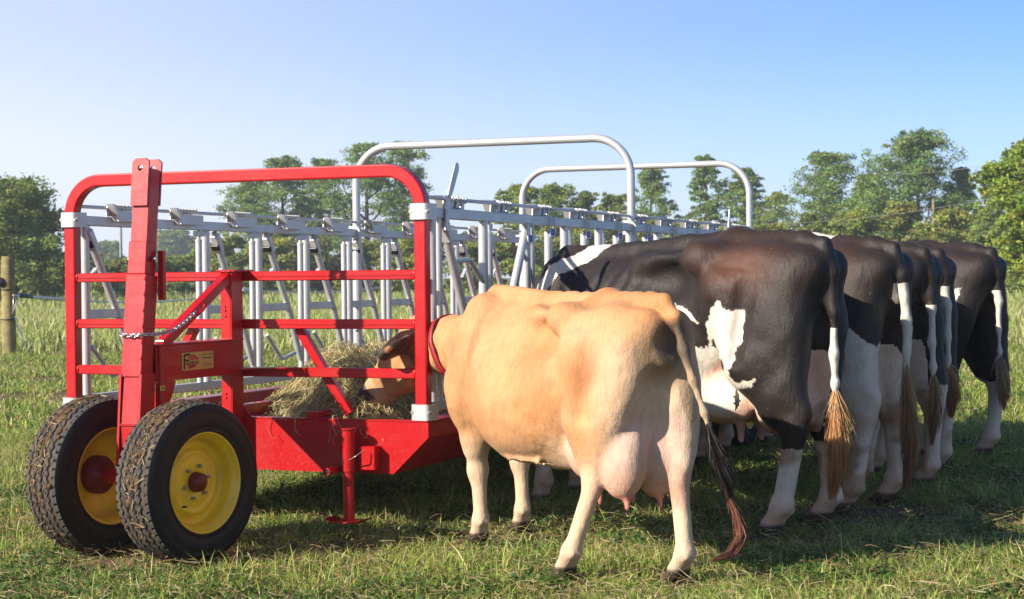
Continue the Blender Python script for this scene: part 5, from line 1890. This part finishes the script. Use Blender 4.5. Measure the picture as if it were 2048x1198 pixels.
def px_to_x(px, Y): return (px - 1024) / FPX * Y
def px_to_z(py, px, Y): return CAM_H + (553.9 - .009 * (px - 1024) - py) / FPX * Y

def tree(name, px, top, Y, half_px, kind, seed, label, cat='tree', group=None, base_frac=.30, leaf=.165, dens=1.0, tint=(1, 1, 1), lobes=None, bark='bark'):
    """a trunk with limbs that reach into irregular leaf clumps; kind: 'locust', 'round', 'bush'"""
    rg = np.random.default_rng(seed)
    X = px_to_x(px, Y); H = px_to_z(top, px, Y); RX = half_px / FPX * Y
    root = empty(name, (X, Y, ground_z(np.array([X]), np.array([Y]))[0]), 0)
    tag(root, label, cat, group)
    zb = H * base_frac
    # lobes: main masses of foliage
    L_ = []
    nl = int((lobes or {'locust': 13, 'round': 12, 'bush': 8}[kind]) * 1.25)
    for k in range(nl):
        t = (k + .5) / nl
        zc = zb + (H - zb) * (t ** .9)
        prof = {'locust': math.sin(math.pi * min(1, .22 + t * .80)) ** .8, 'round': math.sin(math.pi * min(1, .15 + t * .85)) ** .6, 'bush': math.cos(t * 1.45) ** .5}[kind]
        a = k * 2.4 + rg.uniform(-1.0, 1.0)
        rr = RX * prof * rg.uniform(.25, 1.0) * (0 if (k == nl - 1) else 1)
        sz = RX * rg.uniform(.36, .66) * (1.0 if kind != 'locust' else .92) * (.65 + .5 * prof)
        sz = min(sz, (H - zb) * .3)
        if k == nl - 1: zc = H - sz * .55
        L_.append((rr * math.cos(a), rr * math.sin(a), min(zc, H - sz * .5), sz))
    if kind != 'bush':
        tr_ = MB()
        r0 = max(.10, H * .022)
        lean = rg.normal(0, .02, 2) * H
        top_pt = np.array([lean[0] * .8, lean[1] * .8, H * .82])
        spine = [np.array([0, 0, -.1]), np.array([lean[0] * .2, lean[1] * .2, H * .18]), np.array([lean[0] * .5, lean[1] * .5, H * .45]), np.array([lean[0] * .7, lean[1] * .7, H * .66]), top_pt]
        tr_.tube(spine, [r0 * 1.25, r0, r0 * .72, r0 * .42, r0 * .12], 8)
        trunk = tr_.build('trunk', bark, root)
        for (lx, ly, lz, ls) in L_[:-1]:
            zs = max(H * .14, lz - (math.hypot(lx, ly) * .9 + ls * .4))
            t = zs / (H * .82)
            s0 = top_pt * t
            m_ = (s0 + np.array([lx, ly, lz])) / 2 + np.array([lx * .12, ly * .12, -.04 * H + .02 * H * rg.random()])
            tip = np.array([lx * 1.1, ly * 1.1, lz + ls * .35])
            MB().tube([s0, m_, tip], [r0 * .42, r0 * .27, r0 * .07], 6).build('limb', bark, trunk)
    # leaf clumps on the lobes
    P, Cc = [], []
    base = np.array({'locust': (.205, .315, .095), 'round': (.225, .305, .082), 'bush': (.26, .315, .082)}[kind]) * np.array(tint)
    for (lx, ly, lz, ls) in L_:
        nc = int(max(8, 24 * dens))
        for c in range(nc):
            v = rg.normal(size=3); v /= np.linalg.norm(v)
            v[2] = v[2] * .8 + .12
            rad = ls * rg.uniform(.45, 1.12)
            cc = np.array([lx, ly, lz]) + v * rad * np.array([1.05, 1.05, .92])
            if cc[2] > H * 1.0: cc[2] = H - .2 * rg.random()
            if cc[2] < .1: cc[2] = .1 + .3 * rg.random()
            cs = ls * rg.uniform(.14, .30)
            nlv = int(rg.uniform(44, 74) * dens)
            q = rg.normal(size=(nlv, 3)) * np.array([cs, cs, cs * .48]) * .75
            q[:, 2] -= .25 * np.hypot(q[:, 0], q[:, 1])          # drooping edge
            P.append(cc + q)
            shade = rg.uniform(.7, 1.3)
            Cc.append(base * shade * rg.uniform(.75, 1.3, (nlv, 1)) * np.array([rg.uniform(.9, 1.25), 1, rg.uniform(.8, 1.1)]))
    P = np.concatenate(P); Cc = np.concatenate(Cc); n = len(P)
    sz = leaf * rg.uniform(.55, 1.25, n)
    nrm = rg.normal(size=(n, 3)); nrm[:, 2] = np.abs(nrm[:, 2]) + .35
    nrm /= np.linalg.norm(nrm, axis=1)[:, None]
    t1_ = np.cross(nrm, rg.normal(size=(n, 3))); t1_ /= np.linalg.norm(t1_, axis=1)[:, None]
    t2_ = np.cross(nrm, t1_)
    V = np.stack([P + t1_ * sz[:, None] * .62, P + t2_ * sz[:, None] * .34, P - t1_ * sz[:, None] * .62, P - t2_ * sz[:, None] * .34], 1).reshape(-1, 3)
    me = np_mesh('crown', V, np.arange(n * 4), np.full(n, 4), np.repeat(Cc, 4, 0), False)
    cr = obj('crown', me, 'leaf', root)
    return root

G1 = 'trees behind the feeder wagon'
G2 = 'trees along the field edge on the right'
YEL = (1.12, 1.12, .8)
tree('tree', 30, 362, 84, 105, 'round', 1, 'dark broadleaf tree at the far left edge above the wooden fence post', group=G1, base_frac=.12, leaf=.17, dens=1.5, tint=(1.0, 1.0, .95))
tree('tree', -60, 395, 88, 80, 'round', 45, 'dark tree cut off by the left picture edge', group=G1, base_frac=.1, leaf=.17, dens=1.2, tint=(.95, .97, .95))
tree('tree', 345, 462, 330, 44, 'round', 2, 'hazy distant tree seen just right of the red mast', group=G1, leaf=.5, base_frac=.2)
tree('tree', 218, 484, 330, 34, 'round', 3, 'small hazy distant tree seen left of the red mast', group=G1, leaf=.5, base_frac=.2)
tree('tree', 285, 500, 340, 30, 'round', 46, 'low hazy distant tree directly behind the red mast', group=G1, leaf=.5, base_frac=.1)
tree('tree', 505, 352, 138, 74, 'locust', 4, 'feathery tree leftmost in the tall clump behind the red rail', group=G1, base_frac=.16)
tree('tree', 568, 312, 134, 72, 'locust', 5, 'tall feathery tree with rounded top in the clump behind the red rail', group=G1, base_frac=.18)
tree('tree', 645, 318, 140, 66, 'locust', 6, 'tall feathery tree between two taller ones behind the red rail', group=G1, base_frac=.18)
tree('tree', 735, 286, 132, 78, 'locust', 7, 'tallest feathery tree just left of the near hoop leg', group=G1, base_frac=.18)
tree('tree', 812, 282, 136, 68, 'locust', 8, 'tall feathery tree seen inside the near hoop, left side', group=G1, base_frac=.18)
tree('tree', 1042, 372, 118, 52, 'round', 9, 'yellow-green tree at the far hoop\'s left leg', group=G1, tint=YEL, base_frac=.15)
tree('tree', 1110, 368, 124, 50, 'round', 10, 'yellow-green tree filling the left half of the far hoop', group=G1, tint=(1.05, 1.08, .8), base_frac=.15)
tree('tree', 1172, 384, 124, 38, 'round', 11, 'small round tree inside the far hoop beside the near hoop\'s right leg', group=G1, base_frac=.15)
tree('tree', 1226, 388, 128, 40, 'round', 12, 'small tree right behind the near hoop\'s right leg', group=G1, base_frac=.15, tint=(1.1, 1.05, .85))
tree('tree', 1305, 338, 132, 56, 'locust', 13, 'feathery tree first to the right of the near hoop', group=G1, base_frac=.3, dens=.85)
tree('tree', 1412, 312, 130, 50, 'locust', 14, 'slender tree whose tip rises above the far hoop\'s top bar', group=G1, base_frac=.18)
tree('tree', 1492, 338, 128, 54, 'locust', 15, 'feathery tree behind the far hoop\'s right corner', group=G1, base_frac=.25)
tree('tree', 1556, 382, 126, 40, 'round', 16, 'thin pale tree in the gap right of the far hoop', group=G2, tint=(1.15, 1.1, .9), base_frac=.12, dens=.6, bark='pale_bark')
tree('tree', 1648, 302, 122, 84, 'locust', 17, 'tall open tree with bare stems above the first dark cow\'s rump', group=G2, base_frac=.34, dens=.95, bark='pale_bark')
tree('tree', 1738, 350, 118, 72, 'locust', 18, 'mid-height tree left of the tallest tree on the right', group=G2, base_frac=.2, tint=(1.1, 1.05, .9))
tree('tree', 1838, 262, 116, 106, 'locust', 19, 'tallest broad tree on the right, above the row of dark cows', group=G2, base_frac=.22, dens=1.25, lobes=15)
tree('tree', 1925, 335, 118, 52, 'locust', 20, 'dark tree on the right flank of the tallest tree', group=G2, base_frac=.15, tint=(.8, .85, .9))
tree('tree', 1985, 388, 110, 44, 'round', 21, 'low rounded tree between the tallest tree and the right edge', group=G2, base_frac=.1, tint=YEL)
tree('tree', 2085, 270, 62, 86, 'round', 22, 'bright yellow-green tree cut off by the right picture edge', group=G2, base_frac=.2, leaf=.15, dens=1.8, tint=(1.2, 1.2, .75))
# hedge and scrub under the trees, one bush after another
specs = [(150, 505, 108, 70), (235, 520, 112, 60), (320, 515, 110, 66), (405, 500, 112, 60), (462, 470, 110, 46), (540, 478, 116, 60), (625, 470, 118, 62), (705, 480, 118, 56), (790, 470, 116, 60), (870, 455, 114, 60),
         (950, 470, 110, 56), (1030, 452, 108, 52), (1110, 455, 112, 56), (1190, 450, 110, 58), (1280, 440, 112, 58), (1370, 440, 110, 60), (1455, 452, 108, 56), (1540, 450, 104, 56), (1625, 430, 104, 62), (1715, 425, 100, 64),
         (1805, 405, 100, 74), (1895, 420, 98, 62), (1975, 450, 92, 56), (2045, 440, 84, 60), (60, 500, 112, 60), (-15, 500, 112, 60)]
where = ['left of the red frame', 'at the red frame\'s left post', 'seen through the frame left of the mast', 'right of the red mast', 'under the leftmost feathery tree', 'left under the tall clump', 'middle under the tall clump', 'right under the tall clump', 'beside the red right post',
         'behind the flat silver lever', 'right of the silver lever', 'at the far hoop\'s left leg', 'under the yellow-green trees', 'left of the near hoop\'s right leg', 'right of the near hoop\'s right leg', 'in the middle of the far hoop',
         'under the far hoop\'s right corner', 'right of the far hoop', 'above the first dark cow\'s rump', 'above the second dark cow\'s white back', 'under the tallest right tree', 'above the last dark cow', 'right of the last dark cow', 'at the right edge', 'behind the wooden fence post', 'at the left edge']
for i, ((px, top, Y, hp), wh) in enumerate(zip(specs, where)):
    tree('bush', px, top, Y, hp, 'bush', 100 + i, 'green scrub bush in the hedge ' + wh, 'bush', 'bushes in the hedge', base_frac=.02, leaf=.19, dens=1.0, tint=((1, 1, 1), (1.05, 1.06, .8), (.8, .88, .9), (1.0, 1.05, .85))[i % 4], lobes=8)

# woods that carry the field edge on past both sides of the picture, read as one mass
def woodland():
    rg = np.random.default_rng(901)
    P, C = [], []
    for side in (-1, 1):
        for k in range(46):
            x = side * (40 + k * 2.6 + rg.uniform(-1.5, 1.5)); y = 116 + rg.uniform(-6, 10) - abs(k) * .5
            h = rg.uniform(4, 10)
            for c in range(44):
                t = rg.random()
                cc = np.array([x, y, 0]) + np.array([rg.normal(0, 1.7) * (1.15 - t * .6), rg.normal(0, 1.7), .4 + h * t])
                q = rg.normal(size=(26, 3)) * np.array([.8, .8, .4])
                P.append(cc + q)
                C.append(np.array([.18, .26, .072]) * rg.uniform(.65, 1.3) * rg.uniform(.75, 1.3, (26, 1)))
    P = np.concatenate(P); C = np.concatenate(C); n = len(P)
    sz = rg.uniform(.14, .32, n)
    nr = rg.normal(size=(n, 3)); nr[:, 2] = np.abs(nr[:, 2]) + .35; nr /= np.linalg.norm(nr, axis=1)[:, None]
    a = np.cross(nr, rg.normal(size=(n, 3))); a /= np.linalg.norm(a, axis=1)[:, None]; b = np.cross(nr, a)
    V = np.stack([P + a * sz[:, None], P + b * sz[:, None] * .6, P - a * sz[:, None], P - b * sz[:, None] * .6], 1).reshape(-1, 3)
    me = np_mesh('woodland', V, np.arange(n * 4), np.full(n, 4), np.repeat(C, 4, 0), False)
    tag(obj('woodland', me, 'leaf'), 'dense green wood edging the field past the picture sides', 'woodland', kind='stuff')
woodland()
# ------------------------------------------------------------------ fence and poles
simple('weathered_wood', (.26, .215, .10), .9, var=.4, vscale=7, bstr=.7, bscale=25, spec=.1)
simple('white_rope', (.72, .72, .70), .7, var=.1)
simple('pole_grey', (.30, .29, .27), .7)
def wood_post(px, Y, base_y, top_y, wpx, label):
    X = px_to_x(px, Y)
    z0 = float(ground_z(np.array([X]), np.array([Y]))[0])
    H = px_to_z(top_y, px, Y) - z0
    r = wpx / FPX * Y / 2
    root = empty('fence_post', (X, Y, z0))
    tag(root, label, 'fence post', 'wooden fence posts')
    rg = np.random.default_rng(int(px) + 3)
    zz = np.linspace(-.15, H, 9)
    m = MB()
    pts = [(rg.normal(0, .004), rg.normal(0, .004), z) for z in zz]
    m.tube(pts, [r * (1.08 - .12 * i / 8) * rg.uniform(.97, 1.03) for i in range(9)], 14)
    m.build('stake', 'weathered_wood', root)
    return root, X, z0, H, r
p1, X1, z1, H1, r1 = wood_post(17, 30.9, 712, 513, 27, 'thick weathered wooden fence post at the left edge')
for zf in (.66, .37):
    MB().tube([(r1 * 1.1 * math.cos(a), r1 * 1.1 * math.sin(a), H1 * zf + (.01 if zf > .6 else -.01)) for a in np.linspace(0, 2 * math.pi, 18, endpoint=False)], .010, 6, False, True).build('black_tie', 'black_plastic', p1)
MB().ball((-.10, -.12, H1 * .74), .085, 12, 8, (1, .6, 1)).build('insulator', 'black_plastic', p1)
MB().tube([(.10, -.10, H1 * .42), (.17, -.10, H1 * .56), (.13, -.12, H1 * .62), (.10, -.10, H1 * .42)], .010, 6).build('wire_loop', 'bolt_steel', p1)
MB().tube([(.13, -.08, H1 * .40), (.22, -.10, H1 * .25), (.34, -.12, .10)], .011, 6).build('stay_wire', 'bolt_steel', p1)
p2, X2, z2, H2, r2 = wood_post(770, 58, 636, 528, 17, 'plain wooden fence post seen between the headlocks, right of centre')
p3, X3, z3, H3, r3 = wood_post(1992, 78, 640, 583, 5, 'small distant fence post beside the last cow\'s rump')
# electric rope with spring gate and handle
sp = []
A_ = np.array([X1 + .12, 30.8, 1.06]); Bp = np.array([px_to_x(492, 47), 47, 1.02]); Cp = np.array([X2, 57.9, 1.0])
path = [A_ + (Bp - A_) * t - np.array([0, 0, .22 * math.sin(math.pi * t)]) for t in np.linspace(0, 1, 16)] + [Bp + (Cp - Bp) * t - np.array([0, 0, .1 * math.sin(math.pi * t)]) for t in np.linspace(.1, 1, 8)]
rope = MB().tube(path, .021, 6).build('fence_rope', 'white_rope')
tag(rope, 'white electric fence rope running right from the thick wooden post', 'rope')
h0 = A_ + (Bp - A_) * .02; h1_ = A_ + (Bp - A_) * .055
MB().tube([A_ + (Bp - A_) * t - np.array([0, 0, .22 * math.sin(math.pi * t) - .004]) for t in (.015, .02, .05, .055)], [.02, .042, .036, .02], 10).build('handle', 'black_plastic', rope)
n_ = 300
coil = [A_ + (Bp - A_) * t - np.array([0, 0, .22 * math.sin(math.pi * t)]) + np.array([0, .035 * math.cos(k * 1.1), .035 * math.sin(k * 1.1)]) for k, t in enumerate(np.linspace(.06, .22, n_))]
MB().tube(coil, .005, 4).build('spring', 'bolt_steel', rope)
q0 = A_ + (Bp - A_) * .97
MB().tube([q0, q0 + (Bp - A_) / np.linalg.norm(Bp - A_) * .9], .055, 10).build('rope_insulator', 'white_rope', rope)
# thin pole far off
X = px_to_x(243, 120)
pole = MB().tube([(X, 120, -.1), (X, 120, px_to_z(452, 243, 120))], [.11, .09], 10).build('utility_pole', 'pole_grey')
tag(pole, 'thin grey pole standing far off left of the red mast', 'pole')
# overhead wires on the right and their pole
wn_ = 26
for (xa, ya, xb, yb, Ya, Yb, lab) in ((1530, 448, 2060, 385, 100, 60, 'thin overhead wire crossing low in front of the right trees'), (1740, 345, 2060, 318, 112, 60, 'thin overhead wire higher up in front of the right trees')):
    a = np.array([px_to_x(xa, Ya), Ya, px_to_z(ya, xa, Ya)]); b = np.array([px_to_x(xb, Yb), Yb, px_to_z(yb, xb, Yb)])
    w = MB().tube([a + (b - a) * t - np.array([0, 0, .25 * math.sin(math.pi * t)]) for t in np.linspace(0, 1, 14)], .008, 5).build('overhead_wire', 'pole_grey')
    tag(w, lab, 'wire')
X = px_to_x(1868, 106)
p_ = MB().tube([(X, 106, -.1), (X, 106, px_to_z(398, 1868, 106))], [.10, .08], 8).build('utility_pole', 'weathered_wood')
tag(p_, 'short wooden pole top showing in front of the tallest right tree', 'pole')
# ------------------------------------------------------------------ thin morning haze over the whole field
def haze():
    me = MB().box(-420, 420, -40, 460, -3.0, 16.5, .0).mesh('haze')
    m, nt, out = new_mat('haze')
    pv = N(nt, 'ShaderNodeVolumePrincipled')
    pv.inputs['Color'].default_value = (.86, .92, 1.0, 1)
    pv.inputs['Density'].default_value = .0008
    pv.inputs['Anisotropy'].default_value = .2
    L(nt, pv.outputs[0], out.inputs['Volume'])
    o = obj('haze', me, m)
    tag(o, kind='stuff')
haze()
